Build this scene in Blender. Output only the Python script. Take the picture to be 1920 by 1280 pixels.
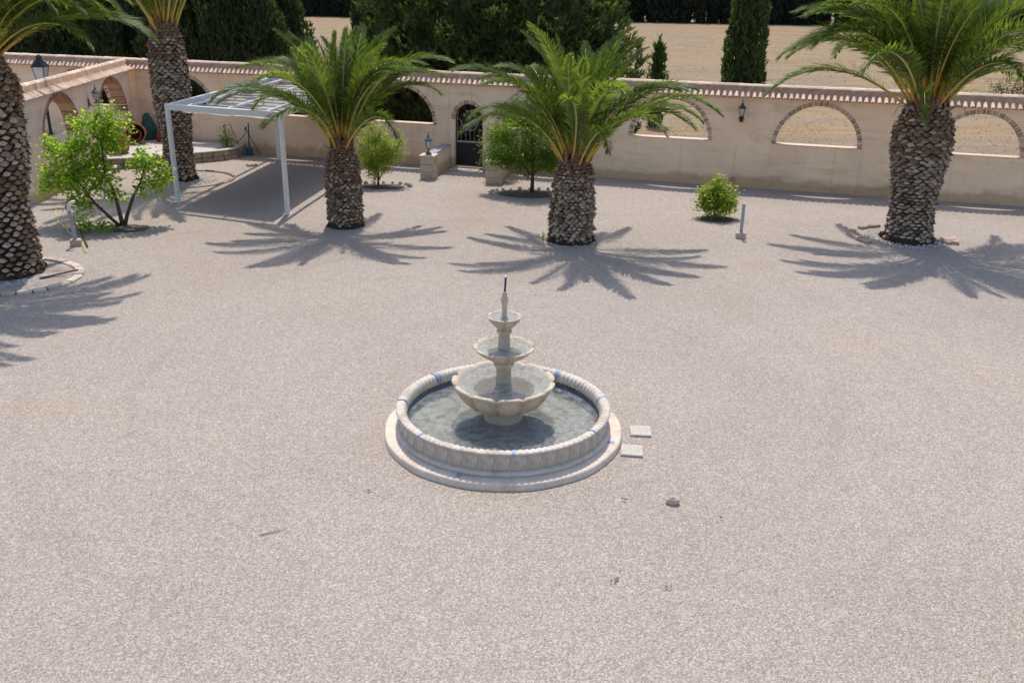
import bpy, math, random
from mathutils import Vector, Matrix
random.seed(7)
R = random.Random(11)
sc = bpy.context.scene
for o in list(bpy.data.objects):
    bpy.data.objects.remove(o)
PI = math.pi

# ------------------------------------------------------------------ camera
CAM_H = 5.8
cam = bpy.data.cameras.new('camera'); cam_o = bpy.data.objects.new('camera', cam)
sc.collection.objects.link(cam_o); sc.camera = cam_o
cam.sensor_width = 36.0; cam.lens = 36.0 * 1732.87 / 1920.0
cam.clip_start = 0.1; cam.clip_end = 3000
cam_o.matrix_world = Matrix.Translation((0, 0, CAM_H)) @ Matrix.Rotation(PI / 2 - 0.3703, 4, 'X') @ Matrix.Rotation(0.0158, 4, 'Z')
cam.dof.use_dof = True; cam.dof.focus_distance = 13.0; cam.dof.aperture_fstop = 4.0

# ------------------------------------------------------------------ sky and sun
SUN_EL = math.radians(64.0); SUN_AZ_X = -0.04
w = bpy.data.worlds.new('World'); sc.world = w; w.use_nodes = True
nt = w.node_tree; bg = nt.nodes['Background']
sky = nt.nodes.new('ShaderNodeTexSky'); sky.sky_type = 'NISHITA'; sky.sun_disc = False
sky.sun_elevation = SUN_EL; sky.sun_rotation = math.radians(-2.3)
sky.air_density = 1.0; sky.dust_density = 1.6; sky.ozone_density = 1.0
nt.links.new(sky.outputs[0], bg.inputs[0]); bg.inputs[1].default_value = 0.15
sun = bpy.data.lights.new('sun', 'SUN'); sun.energy = 2.7; sun.angle = math.radians(0.53); sun.color = (1.0, 0.945, 0.875)
sun_o = bpy.data.objects.new('sun', sun); sc.collection.objects.link(sun_o)
sd = Vector((SUN_AZ_X * math.cos(SUN_EL), math.cos(SUN_EL), math.sin(SUN_EL))).normalized()
sun_o.rotation_euler = (-sd).to_track_quat('-Z', 'Y').to_euler()
sun_o.location = (0, 60, 90)
sc.view_settings.view_transform = 'Standard'; sc.view_settings.look = 'None'
sc.view_settings.exposure = 0.55; sc.view_settings.gamma = 1.0; sc.view_settings.use_curve_mapping = False
sc.cycles.max_bounces = 8; sc.cycles.transparent_max_bounces = 16
sc.cycles.caustics_refractive = False; sc.cycles.caustics_reflective = False

# ------------------------------------------------------------------ helpers
COL = sc.collection
class MB:
    """collects geometry for one mesh object"""
    def __init__(s): s.v = []; s.f = []; s.m = []; s.t = []
    def add(s, vs, fs, m=0, t=None):
        b = len(s.v); s.v += [tuple(p) for p in vs]; s.t += list(t) if t else [0.0] * len(vs)
        for f in fs: s.f.append(tuple(b + i for i in f)); s.m.append(m)
    def box(s, x0, x1, y0, y1, z0, z1, m=0, M=None):
        vs = [Vector(p) for p in ((x0,y0,z0),(x1,y0,z0),(x1,y1,z0),(x0,y1,z0),(x0,y0,z1),(x1,y0,z1),(x1,y1,z1),(x0,y1,z1))]
        if M: vs = [M @ p for p in vs]
        s.add(vs, [(0,3,2,1),(4,5,6,7),(0,1,5,4),(1,2,6,5),(2,3,7,6),(3,0,4,7)], m)
    def cbox(s, x0, x1, y0, y1, z0, z1, c=0.01, m=0, M=None):
        """box with chamfered top edges and vertical corners"""
        def ring(i, z): return [(x0+i+c,y0+i,z),(x1-i-c,y0+i,z),(x1-i,y0+i+c,z),(x1-i,y1-i-c,z),(x1-i-c,y1-i,z),(x0+i+c,y1-i,z),(x0+i,y1-i-c,z),(x0+i,y0+i+c,z)]
        rs = [ring(0, z0), ring(0, z1 - c), ring(c, z1)]
        vs = [Vector(p) for r in rs for p in r]
        if M: vs = [M @ p for p in vs]
        fs = [tuple(range(7, -1, -1)), tuple(range(16, 24))]
        for k in (0, 8):
            for i in range(8): j = (i + 1) % 8; fs.append((k+i, k+j, k+8+j, k+8+i))
        s.add(vs, fs, m)
    def tube(s, pts, rad, n=6, m=0, cap=True, t=None):
        pts = [Vector(p) for p in pts]; N = len(pts)
        if not isinstance(rad, (list, tuple)): rad = [rad] * N
        vs = []; tt = []; ref = None
        for i, p in enumerate(pts):
            d = (pts[min(i+1, N-1)] - pts[max(i-1, 0)]).normalized()
            if ref is None: ref = Vector((0,0,1)) if abs(d.z) < .9 else Vector((1,0,0))
            a = d.cross(ref).normalized(); b = a.cross(d).normalized(); ref = b
            for k in range(n):
                q = 2*PI*k/n; vs.append(p + rad[i]*(math.cos(q)*a + math.sin(q)*b)); tt.append(t[i] if t else 0.0)
        fs = []
        for i in range(N-1):
            for k in range(n): j = (k+1) % n; fs.append((i*n+k, i*n+j, (i+1)*n+j, (i+1)*n+k))
        if cap: fs.append(tuple(range(n-1, -1, -1))); fs.append(tuple((N-1)*n + k for k in range(n)))
        s.add(vs, fs, m, tt)
    def lathe(s, prof, n=32, m=0, c=(0,0,0), mod=None, a0=0.0, a1=2*PI, cap=False):
        full = abs(a1 - a0 - 2*PI) < 1e-6; cols = n if full else n + 1; vs = []
        for i in range(cols):
            a = a0 + (a1 - a0) * i / n
            for k, (r, z) in enumerate(prof):
                dr, dz = mod(a, k, r, z) if mod else (0, 0)
                vs.append((c[0] + (r+dr)*math.cos(a), c[1] + (r+dr)*math.sin(a), c[2] + z + dz))
        P_ = len(prof); fs = []
        for i in range(n):
            j = (i + 1) % cols
            for k in range(P_-1): fs.append((i*P_+k, j*P_+k, j*P_+k+1, i*P_+k+1))
        if cap:
            fs.append(tuple(i*P_ + P_-1 for i in range(cols)))
        s.add(vs, fs, m)
    def mesh(s, name, mats, smooth=False, attr=False):
        me = bpy.data.meshes.new(name); me.from_pydata(s.v, [], s.f)
        for mt in (mats if isinstance(mats, (list, tuple)) else [mats]): me.materials.append(mt)
        if any(s.m): me.polygons.foreach_set('material_index', s.m)
        if smooth:
            me.polygons.foreach_set('use_smooth', [True] * len(s.f))
        if attr:
            a = me.attributes.new('along', 'FLOAT', 'POINT'); a.data.foreach_set('value', s.t)
        me.update(); return me
    def build(s, name, mats, parent=None, smooth=False, loc=(0,0,0), rz=0.0, attr=False):
        return link(name, s.mesh(name, mats, smooth, attr), parent, loc, (0,0,rz))
def link(name, me, parent=None, loc=(0,0,0), rot=(0,0,0), scale=None):
    o = bpy.data.objects.new(name, me); COL.objects.link(o)
    o.location = loc; o.rotation_euler = rot
    if scale is not None: o.scale = scale if hasattr(scale, '__len__') else (scale,)*3
    if parent: o.parent = parent
    return o
def empty(name, loc=(0,0,0), rz=0.0):
    o = bpy.data.objects.new(name, None); COL.objects.link(o); o.location = loc; o.rotation_euler = (0,0,rz); o.empty_display_size = .2; return o
def tag(o, label=None, cat=None, group=None, kind=None):
    if label: o['label'] = label
    if cat: o['category'] = cat
    if group: o['group'] = group
    if kind: o['kind'] = kind
    return o
def bevel(o, wdt=.01, seg=1):
    md = o.modifiers.new('bevel', 'BEVEL'); md.width = wdt; md.segments = seg; md.limit_method = 'ANGLE'; md.angle_limit = math.radians(40); return o

# ------------------------------------------------------------------ materials
def nodes(name):
    m = bpy.data.materials.new(name); m.use_nodes = True; t = m.node_tree; return m, t, t.nodes, t.links, t.nodes['Principled BSDF']
def N(t, kind, **kw):
    n = t.nodes.new(kind)
    for k, v in kw.items():
        if k in n.inputs: n.inputs[k].default_value = v
        else: setattr(n, k, v)
    return n
def coords(t, kind='Object'):
    return N(t, 'ShaderNodeTexCoord').outputs[kind]
def noise(t, vec, scale, detail=4, rough=.6, dist=0.0):
    n = N(t, 'ShaderNodeTexNoise', Scale=scale, Detail=detail, Roughness=rough, Distortion=dist); t.links.new(vec, n.inputs['Vector']); return n.outputs['Fac']
def ramp(t, fac, stops):
    r = N(t, 'ShaderNodeValToRGB'); el = r.color_ramp.elements
    while len(el) > 1: el.remove(el[-1])
    for i, (p, c) in enumerate(stops):
        e = el[0] if i == 0 else el.new(p)
        e.position = p; e.color = (c[0], c[1], c[2], 1)
    t.links.new(fac, r.inputs[0]); return r.outputs[0]
def mixc(t, fac, a, b, mode='MIX'):
    n = N(t, 'ShaderNodeMix', data_type='RGBA', blend_type=mode)
    for s_, v in ((n.inputs[0], fac), (n.inputs[6], a), (n.inputs[7], b)):
        if hasattr(v, 'is_output'): t.links.new(v, s_)
        else: s_.default_value = v if not hasattr(v, '__len__') else (v[0], v[1], v[2], 1)
    return n.outputs[2]
def bumpn(t, p, h, strength=.4, dist=.02):
    b = N(t, 'ShaderNodeBump', Strength=strength, Distance=dist); t.links.new(h, b.inputs['Height']); t.links.new(b.outputs[0], p.inputs['Normal']); return b
def mul(c, k): return (c[0]*k, c[1]*k, c[2]*k)
def simple(name, col, rough=.7, var=.15, scale=6.0, bump=.2, bscale=40.0, metallic=0.0, island=0.0, spec=.3):
    m, t, ns, l, p = nodes(name)
    v = coords(t)
    c = ramp(t, noise(t, v, scale, 5), [(.3, mul(col, 1-var)), (.7, mul(col, 1+var))])
    if island:
        g = N(t, 'ShaderNodeNewGeometry'); o = N(t, 'ShaderNodeObjectInfo')
        ad = N(t, 'ShaderNodeMath', operation='ADD'); l.new(g.outputs['Random Per Island'], ad.inputs[0]); l.new(o.outputs['Random'], ad.inputs[1])
        fr = N(t, 'ShaderNodeMath', operation='FRACT'); l.new(ad.outputs[0], fr.inputs[0])
        c = mixc(t, 1.0, c, ramp(t, fr.outputs[0], [(0, (1-island,)*3), (1, (1+island,)*3)]), 'MULTIPLY')
    l.new(c, p.inputs['Base Color']); p.inputs['Roughness'].default_value = rough; p.inputs['Metallic'].default_value = metallic
    p.inputs['Specular IOR Level'].default_value = spec
    if bump: bumpn(t, p, noise(t, v, bscale, 4), bump, .01)
    return m
def leafmat(name, c0, c1, trans, rough=.5, tfac=.45, gloss=.05, wscale=.8):
    """leaf: diffuse + light passing through + a weak waxy shine; tone differs from leaf to leaf and from clump to clump"""
    m, t, ns, l, p = nodes(name); ns.remove(p); out = ns['Material Output']
    g = N(t, 'ShaderNodeNewGeometry'); v = coords(t)
    f = N(t, 'ShaderNodeMath', operation='MULTIPLY_ADD'); l.new(noise(t, v, wscale, 2), f.inputs[0]); f.inputs[1].default_value = 1.1; f.inputs[2].default_value = -.55
    ad = N(t, 'ShaderNodeMath', operation='ADD', use_clamp=True); l.new(g.outputs['Random Per Island'], ad.inputs[0]); l.new(f.outputs[0], ad.inputs[1])
    c = ramp(t, ad.outputs[0], [(0, c0), (1, c1)])
    tc = ramp(t, ad.outputs[0], [(0, mul(trans, .75)), (1, mul(trans, 1.2))])
    d = N(t, 'ShaderNodeBsdfDiffuse'); l.new(c, d.inputs[0])
    tr = N(t, 'ShaderNodeBsdfTranslucent'); l.new(tc, tr.inputs[0])
    mx = N(t, 'ShaderNodeMixShader'); mx.inputs[0].default_value = tfac; l.new(d.outputs[0], mx.inputs[1]); l.new(tr.outputs[0], mx.inputs[2])
    gl = N(t, 'ShaderNodeBsdfGlossy'); gl.inputs['Roughness'].default_value = rough; gl.inputs[0].default_value = (.9, .95, 1, 1)
    m2 = N(t, 'ShaderNodeMixShader'); m2.inputs[0].default_value = gloss; l.new(mx.outputs[0], m2.inputs[1]); l.new(gl.outputs[0], m2.inputs[2])
    l.new(m2.outputs[0], out.inputs[0]); return m

def gravel_material():
    m, t, ns, l, p = nodes('gravel'); v = coords(t)
    vo = N(t, 'ShaderNodeTexVoronoi', Scale=72.0); l.new(v, vo.inputs['Vector'])
    vo2 = N(t, 'ShaderNodeTexVoronoi', Scale=17.0); l.new(v, vo2.inputs['Vector'])
    sep = N(t, 'ShaderNodeSeparateColor'); l.new(vo.outputs['Color'], sep.inputs[0])
    sep2 = N(t, 'ShaderNodeSeparateColor'); l.new(vo2.outputs['Color'], sep2.inputs[0])
    pe = ramp(t, sep.outputs[0], [(0, (.222,.182,.151)), (.35, (.322,.270,.226)), (.7, (.386,.329,.279)), (1, (.55,.489,.432))])
    pe = mixc(t, .10, pe, ramp(t, sep2.outputs[0], [(0, (.285,.24,.207)), (.8, (.375,.323,.284)), (1, (.435,.382,.34))]))
    big = ramp(t, noise(t, v, .22, 5, .6, .4), [(.3, (.93,.90,.88)), (.55, (1,1,1)), (.75, (1.04,1.0,.95))])
    pe = mixc(t, 1.0, pe, big, 'MULTIPLY')
    mid = ramp(t, noise(t, v, 2.6, 6, .7), [(.3, (.965,.965,.97)), (.7, (1.03,1.025,1.02))])
    pe = mixc(t, 1.0, pe, mid, 'MULTIPLY')
    # worn tyre lines that swing round the fountain
    mp = N(t, 'ShaderNodeMapping'); mp.inputs['Location'].default_value = (.3, -13.6, 0); l.new(v, mp.inputs[0])
    ln = N(t, 'ShaderNodeVectorMath', operation='LENGTH'); l.new(mp.outputs[0], ln.inputs[0])
    wv = N(t, 'ShaderNodeMath', operation='MULTIPLY_ADD'); l.new(noise(t, v, .35, 3, .5), wv.inputs[0]); wv.inputs[1].default_value = 1.6; l.new(ln.outputs['Value'], wv.inputs[2])
    sn = N(t, 'ShaderNodeMath', operation='MULTIPLY'); l.new(wv.outputs[0], sn.inputs[0]); sn.inputs[1].default_value = 4.3
    si = N(t, 'ShaderNodeMath', operation='SINE'); l.new(sn.outputs[0], si.inputs[0])
    tr_ = ramp(t, si.outputs[0], [(.0, (1,1,1)), (.80, (1,1,1)), (.97, (.95,.95,.955))])
    msk = ramp(t, noise(t, v, .28, 3, .5), [(.45, (0,0,0)), (.60, (1,1,1))])
    pe = mixc(t, msk, pe, mixc(t, 1.0, pe, tr_, 'MULTIPLY'))
    for cx, cy, sx, sy, col in ((-6.7, 11.9, .55, .9, (1.03, .95, .80)), (-.1, 9.75, .55, 1.6, (1.0, .95, .87)), (5.2, 19.5, .2, .5, (1.04, 1.0, .93))):   # sandy patches
        mq = N(t, 'ShaderNodeMapping'); mq.inputs['Location'].default_value = (-cx*sx, -cy*sy, 0); mq.inputs['Scale'].default_value = (sx, sy, 1); l.new(v, mq.inputs[0])
        lq = N(t, 'ShaderNodeVectorMath', operation='LENGTH'); l.new(mq.outputs[0], lq.inputs[0])
        aq = N(t, 'ShaderNodeMath', operation='MULTIPLY_ADD'); l.new(noise(t, v, 1.1, 5, .65), aq.inputs[0]); aq.inputs[1].default_value = 1.2; l.new(lq.outputs['Value'], aq.inputs[2])
        pe = mixc(t, ramp(t, aq.outputs[0], [(.55, (1,1,1)), (1.0, (0,0,0))]), pe, mixc(t, 1.0, pe, col, 'MULTIPLY'))
    l.new(pe, p.inputs['Base Color']); p.inputs['Roughness'].default_value = .9; p.inputs['Specular IOR Level'].default_value = .15
    h = N(t, 'ShaderNodeMath', operation='MULTIPLY_ADD'); l.new(vo.outputs['Distance'], h.inputs[0]); h.inputs[1].default_value = -1.0
    hh = N(t, 'ShaderNodeMath', operation='MULTIPLY'); l.new(noise(t, v, 26.0, 4, .7), hh.inputs[0]); hh.inputs[1].default_value = .6
    l.new(hh.outputs[0], h.inputs[2])
    bumpn(t, p, h.outputs[0], .5, .017); return m
def field_material():
    m, t, ns, l, p = nodes('dry_field'); v = coords(t)
    mp = N(t, 'ShaderNodeMapping'); mp.inputs['Scale'].default_value = (.18, 1, 1); l.new(v, mp.inputs[0])
    c = ramp(t, noise(t, mp.outputs[0], .22, 7, .65, .4), [(.3, (.17,.134,.104)), (.46, (.305,.218,.125)), (.58, (.235,.186,.140)), (.72, (.32,.25,.165))])
    c2 = ramp(t, noise(t, mp.outputs[0], 1.4, 6, .75), [(.3, (.80,.80,.82)), (.7, (1.14,1.12,1.08))])
    c = mixc(t, 1.0, c, c2, 'MULTIPLY')
    c3 = ramp(t, noise(t, v, 14, 4, .8), [(.3, (.8,.8,.8)), (.7, (1.18,1.16,1.12))])
    c = mixc(t, 1.0, c, c3, 'MULTIPLY')
    l.new(c, p.inputs['Base Color']); p.inputs['Roughness'].default_value = 1.0; p.inputs['Specular IOR Level'].default_value = .05
    bumpn(t, p, noise(t, v, 7.0, 6, .8),   .2, .04); return m
def stucco_material(name='stucco', col=(.90,.665,.465)):
    m, t, ns, l, p = nodes(name); v = coords(t)
    c = ramp(t, noise(t, v, .9, 6, .62, .3), [(.25, mul(col, .86)), (.5, col), (.75, (col[0]*1.07, col[1]*1.09, col[2]*1.1))])
    mp = N(t, 'ShaderNodeMapping'); mp.inputs['Scale'].default_value = (.5, .5, 2.2); l.new(v, mp.inputs[0])
    c = mixc(t, .6, c, mixc(t, 1.0, c, ramp(t, noise(t, mp.outputs[0], 1.3, 5, .7, .6), [(.36, (.80,.74,.68)), (.5, (1,1,1)), (.72, (1.05,1.0,.96))]), 'MULTIPLY'))
    ms = N(t, 'ShaderNodeMapping'); ms.inputs['Scale'].default_value = (5.5, 5.5, .16); l.new(v, ms.inputs[0])
    c = mixc(t, 1.0, c, ramp(t, noise(t, ms.outputs[0], 1.0, 4, .6), [(.30, (.87,.84,.81)), (.44, (1,1,1))]), 'MULTIPLY')
    sx = N(t, 'ShaderNodeSeparateXYZ'); l.new(v, sx.inputs[0])      # splash dirt along the foot of the wall
    wob = N(t, 'ShaderNodeMath', operation='MULTIPLY_ADD'); l.new(noise(t, v, 1.6, 4, .6), wob.inputs[0]); wob.inputs[1].default_value = -.5; l.new(sx.outputs['Z'], wob.inputs[2])
    dirt = ramp(t, wob.outputs[0], [(0, (.74,.66,.58)), (.07, (.90,.86,.81)), (.16, (1,1,1))])
    c = mixc(t, 1.0, c, dirt, 'MULTIPLY')
    l.new(c, p.inputs['Base Color']); p.inputs['Roughness'].default_value = .95; p.inputs['Specular IOR Level'].default_value = .1
    bumpn(t, p, noise(t, v, 28, 5, .7), .35, .012); return m
def water_material(name, tint=(.80,.90,.92), strength=.5, scale=9.0, foam=(.0, .24)):
    m, t, ns, l, p = nodes(name); ns.remove(p); out = ns['Material Output']; v = coords(t)
    tr0 = N(t, 'ShaderNodeBsdfTransparent'); tr0.inputs[0].default_value = (*tint, 1)
    df = N(t, 'ShaderNodeBsdfDiffuse'); df.inputs[0].default_value = (.62, .65, .625, 1)     # fine air bubbles stirred in
    fo = ramp(t, noise(t, v, scale*.45, 6, .75), [(.36, (foam[0],)*3), (.60, (foam[1],)*3)])
    tr = N(t, 'ShaderNodeMixShader'); l.new(fo, tr.inputs[0]); l.new(tr0.outputs[0], tr.inputs[1]); l.new(df.outputs[0], tr.inputs[2])
    gl = N(t, 'ShaderNodeBsdfGlossy'); gl.inputs['Roughness'].default_value = .04
    b = N(t, 'ShaderNodeBump', Strength=strength, Distance=.075)
    n1 = noise(t, v, scale, 5, .7, .15); l.new(n1, b.inputs['Height']); l.new(b.outputs[0], gl.inputs['Normal'])
    fr = N(t, 'ShaderNodeFresnel', IOR=1.33); l.new(b.outputs[0], fr.inputs['Normal'])
    mx = N(t, 'ShaderNodeMixShader'); l.new(fr.outputs[0], mx.inputs[0]); l.new(tr.outputs[0], mx.inputs[1]); l.new(gl.outputs[0], mx.inputs[2])
    l.new(mx.outputs[0], out.inputs[0]); return m
def mottled(name, stops, scale, rough=.85, bump=.3, bscale=30, dist=.6, det=6, spec=.3):
    m, t, ns, l, p = nodes(name); v = coords(t)
    c = ramp(t, noise(t, v, scale, det, .68, dist), stops)
    c = mixc(t, 1.0, c, ramp(t, noise(t, v, scale*7, 4, .7), [(.3, (.86,.86,.86)), (.7, (1.1,1.1,1.1))]), 'MULTIPLY')
    l.new(c, p.inputs['Base Color']); p.inputs['Roughness'].default_value = rough; p.inputs['Specular IOR Level'].default_value = spec
    if bump: bumpn(t, p, noise(t, v, bscale, 4, .7), bump, .012)
    return m
def rachis_material():
    m, t, ns, l, p = nodes('frond_stalk')
    a = N(t, 'ShaderNodeAttribute', attribute_name='along')
    c = ramp(t, a.outputs['Fac'], [(0, (.45,.22,.045)), (.12, (.56,.36,.05)), (.35, (.55,.44,.10)), (.8, (.46,.44,.17))])
    l.new(c, p.inputs['Base Color']); p.inputs['Roughness'].default_value = .45; return m

M = {}
M['gravel'] = gravel_material(); M['field'] = field_material()
M['stucco'] = stucco_material(); M['stucco_side'] = stucco_material('stucco_side', (.87,.665,.49))
M['brick'] = simple('brick', (.36,.225,.165), .9, .25, 9, .5, 60, island=.35, spec=.1)
M['brick_grey'] = simple('weathered_brick', (.45,.325,.25), .9, .25, 9, .5, 60, island=.4, spec=.1)
M['tile'] = simple('roof_tile', (.70,.52,.395), .85, .16, 7, .35, 45, island=.2, spec=.1)
M['mortar'] = mottled('stained_mortar', [(.3, (.30,.165,.10)), (.55, (.47,.295,.195)), (.75, (.56,.40,.29))], 5.0)
M['sill'] = simple('sill_tile', (.62,.46,.35), .85, .10, 8, .2, 40, island=.1)
M['stone'] = mottled('fountain_stone', [(.28, (.41,.33,.255)), (.5, (.575,.505,.43)), (.75, (.64,.585,.52))], 4.0, bscale=50)
M['stone_warm'] = mottled('fountain_bowl_stone', [(.27, (.35,.245,.145)), (.44, (.52,.43,.32)), (.75, (.59,.52,.43))], 5.0, bscale=50)
M['ochre'] = mottled('ochre_stained_stone', [(.3, (.30,.16,.06)), (.5, (.46,.29,.14)), (.75, (.54,.42,.28))], 9.0, bscale=50)
M['slab'] = mottled('fountain_slab', [(.3, (.50,.38,.30)), (.5, (.64,.54,.44)), (.75, (.70,.62,.53))], 3.0, bscale=40)
M['basin_floor'] = mottled('basin_floor', [(.27, (.26,.20,.09)), (.42, (.48,.42,.29)), (.52, (.70,.66,.58)), (.75, (.78,.76,.71))], 3.2, .8, .2, 25, 1.2)
M['bowl_floor'] = mottled('bowl_floor', [(.3, (.34,.33,.20)), (.48, (.52,.55,.50)), (.75, (.62,.66,.65))], 5.0, .8, .2, 25, 1.0)
M['waterline'] = mottled('waterline_tile', [(.3, (.03,.06,.13)), (.6, (.07,.13,.24)), (.8, (.16,.19,.2))], 5.0, .3, .1)
M['algae'] = mottled('algae_stain', [(.3, (.06,.052,.032)), (.52, (.19,.16,.09)), (.75, (.34,.29,.20))], 6.0, .8, .2)
M['blue'] = simple('blue_sealant', (.26,.32,.43), .7, .25, 20, .2, 60)
M['water'] = water_material('water', (.94,.965,.95), 1.0, 20, (.06, .34)); M['bowl_water'] = water_material('bowl_water', (.93,.95,.94), .6, 34, (.15, .45))
M['jet'] = water_material('falling_water', (.93,.96,.98), .8, 60, (.15, .4))
M['pipe'] = simple('purple_pipe', (.06,.035,.10), .3, .2, 10, 0, metallic=.2)
M['pipe_cap'] = simple('pipe_cap', (.75,.72,.88), .15, .05, 10, 0, metallic=.9)
M['greymetal'] = simple('grey_metal', (.33,.34,.36), .5, .08, 8, .05, metallic=.2)
M['white'] = simple('white_paint', (.70,.68,.65), .5, .06, 4, .08, 30)
M['canvas'] = simple('awning_canvas', (.37,.315,.27), .9, .08, 3, .2, 60)
M['black'] = simple('black_iron', (.015,.015,.017), .45, .2, 10, .1, 50, spec=.4)
M['iron_grey'] = simple('silvered_iron', (.22,.23,.24), .5, .2, 14, .2, 50, metallic=.4)
M['lantern_green'] = simple('verdigris_lantern', (.10,.14,.15), .5, .3, 20, .2, 60, metallic=.4)
M['glass'] = simple('frosted_glass', (.62,.60,.56), .25, .08, 8, 0)
M['flower'] = simple('painted_iron_rose', (.34,.25,.21), .7, .2, 30, .3, 60)
M['terra'] = simple('terracotta', (.36,.13,.075), .8, .2, 9, .25, 50)
M['terra_in'] = simple('terracotta_soil', (.07,.035,.02), .9, .3, 12, .4, 50)
M['bluep'] = simple('blue_plastic', (.02,.06,.13), .4, .15, 9, 0)
M['greenp'] = simple('green_tarpaulin', (.03,.09,.07), .6, .3, 6, .5, 12)
M['redp'] = simple('red_plastic', (.22,.03,.03), .5, .2, 8, 0)
M['yellow'] = simple('yellow_hose', (.55,.47,.16), .5, .15, 20, 0)
M['block'] = mottled('bollard_block', [(.3, (.40,.30,.23)), (.7, (.58,.47,.37))], 8)
M['slab2'] = mottled('pale_slab', [(.3, (.42,.33,.25)), (.5, (.47,.43,.375)), (.75, (.51,.485,.45))], 6.0)
M['patio'] = mottled('terrace_paving', [(.3, (.42,.37,.33)), (.7, (.58,.53,.49))], 2.5)
M['rubble'] = simple('rough_stone', (.40,.305,.225), .95, .3, 8, .7, 22, island=.25, spec=.1)
M['kerb'] = simple('kerb_brick', (.50,.42,.34), .9, .2, 8, .5, 30, island=.2, spec=.1)
M['pebble'] = simple('white_pebble', (.50,.48,.46), .7, .12, 8, 0, island=.3)
M['soil'] = mottled('dark_soil', [(.3, (.05,.038,.03)), (.6, (.14,.11,.09)), (.8, (.26,.22,.18))], 9, 1.0, .8, 30)
M['bark'] = mottled('tree_bark', [(.3, (.045,.035,.028)), (.7, (.14,.11,.085))], 12, .95, .8, 40)
M['pbark'] = mottled('palm_fibre', [(.3, (.018,.012,.008)), (.6, (.06,.038,.024)), (.8, (.12,.08,.05))], 9, .95, .9, 50)
M['stub'] = simple('palm_leaf_base', (.21,.135,.087), .9, .4, 14, .7, 70, island=.35, spec=.1)
M['stub_cut'] = simple('palm_cut_face', (.37,.285,.21), .9, .35, 18, .6, 60, island=.5, spec=.1)
M['fibre'] = simple('dry_fibre', (.20,.115,.07), .95, .3, 14, .4, 70, island=.4, spec=.1)
M['dead'] = simple('dead_stalk', (.36,.28,.21), .8, .2, 14, .2, 60)
M['rachis'] = rachis_material()
M['frond'] = leafmat('frond_leaflet', (.050,.076,.026), (.130,.152,.045), (.29,.42,.035), .5, .44, .02, 1.2)
M['frond_old'] = leafmat('old_frond_leaflet', (.08,.11,.035), (.18,.19,.055), (.36,.42,.06), .5, .42, .03, 1.2)
M['fig'] = leafmat('fig_leaf', (.10,.19,.02), (.22,.33,.03), (.52,.72,.04), .5, .55, .02, 1.5)
M['lemon'] = leafmat('lemon_leaf', (.10,.17,.02), (.26,.34,.03), (.56,.66,.03), .5, .52, .02, 2.0)
M['orange'] = leafmat('orange_leaf', (.04,.085,.014), (.13,.205,.025), (.32,.49,.02), .45, .46, .02, 1.5)
M['shrub'] = leafmat('shrub_leaf', (.07,.13,.02), (.17,.25,.03), (.36,.50,.03), .5, .5, .02, 2.0)
M['conifer'] = leafmat('conifer_spray', (.020,.034,.014), (.075,.100,.030), (.10,.14,.02), .6, .35, .02, .6)
M['leyland'] = leafmat('leyland_spray', (.020,.036,.014), (.125,.155,.045), (.16,.21,.03), .6, .38, .02, .9)
M['cypress'] = leafmat('cypress_spray', (.022,.042,.012), (.085,.125,.026), (.11,.18,.02), .6, .36, .02, .7)
M['far_cyp'] = leafmat('far_cypress_spray', (.016,.021,.015), (.050,.058,.034), (.05,.06,.02), .7, .25, .01, .5)
M['lilac'] = leafmat('lilac_flower', (.34,.33,.48), (.46,.45,.60), (.4,.4,.55), .6, .4, .0)
M['straw'] = leafmat('straw', (.29,.235,.17), (.40,.325,.235), (.55,.45,.33), .7, .55, .0, .3)
M['dryleaf'] = simple('dry_leaf', (.20,.115,.065), .8, .3, 20, .3, 50)
M['lemonfruit'] = simple('lemon_fruit', (.70,.48,.03), .45, .1, 20, .1)
M['hut'] = simple('hut_wall', (.34,.33,.34), .9, .1, 2, .2)

# ------------------------------------------------------------------ ground
g = MB(); g.add([(-900,-120,0),(900,-120,0),(900,1800,0),(-900,1800,0)], [(0,1,2,3)])
tag(g.build('ground', M['field']), kind='structure')
WT = math.atan(-.2823); CW, SW = math.cos(WT), math.sin(WT); WY = 30.365
def wall_pt(s, d=0.0):           # point of the back wall: s along it, d behind its front face
    return Vector((s*CW - d*SW, WY + s*SW + d*CW, 0))
yard = MB(); a = wall_pt(-26, .15); b = wall_pt(24, .15)
nx, ny = 60, 40; vs = []; fs = []
for j in range(ny+1):
    for i in range(nx+1):
        u, v_ = i/nx, j/ny
        far = a.lerp(b, u); near = Vector((-26 + 50*u, -8, 0)); p = near.lerp(far, v_)
        z = .006 + .012*math.sin(p.x*1.3 + p.y*.7)*math.sin(p.y*.9 - p.x*.4) + .012
        vs.append((p.x, p.y, z if v_ < 1 else .004))
for j in range(ny):
    for i in range(nx): k = j*(nx+1)+i; fs.append((k, k+1, k+nx+2, k+nx+1))
yard.add(vs, fs)
tag(yard.build('gravel_yard', M['gravel'], smooth=True), kind='structure')

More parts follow.
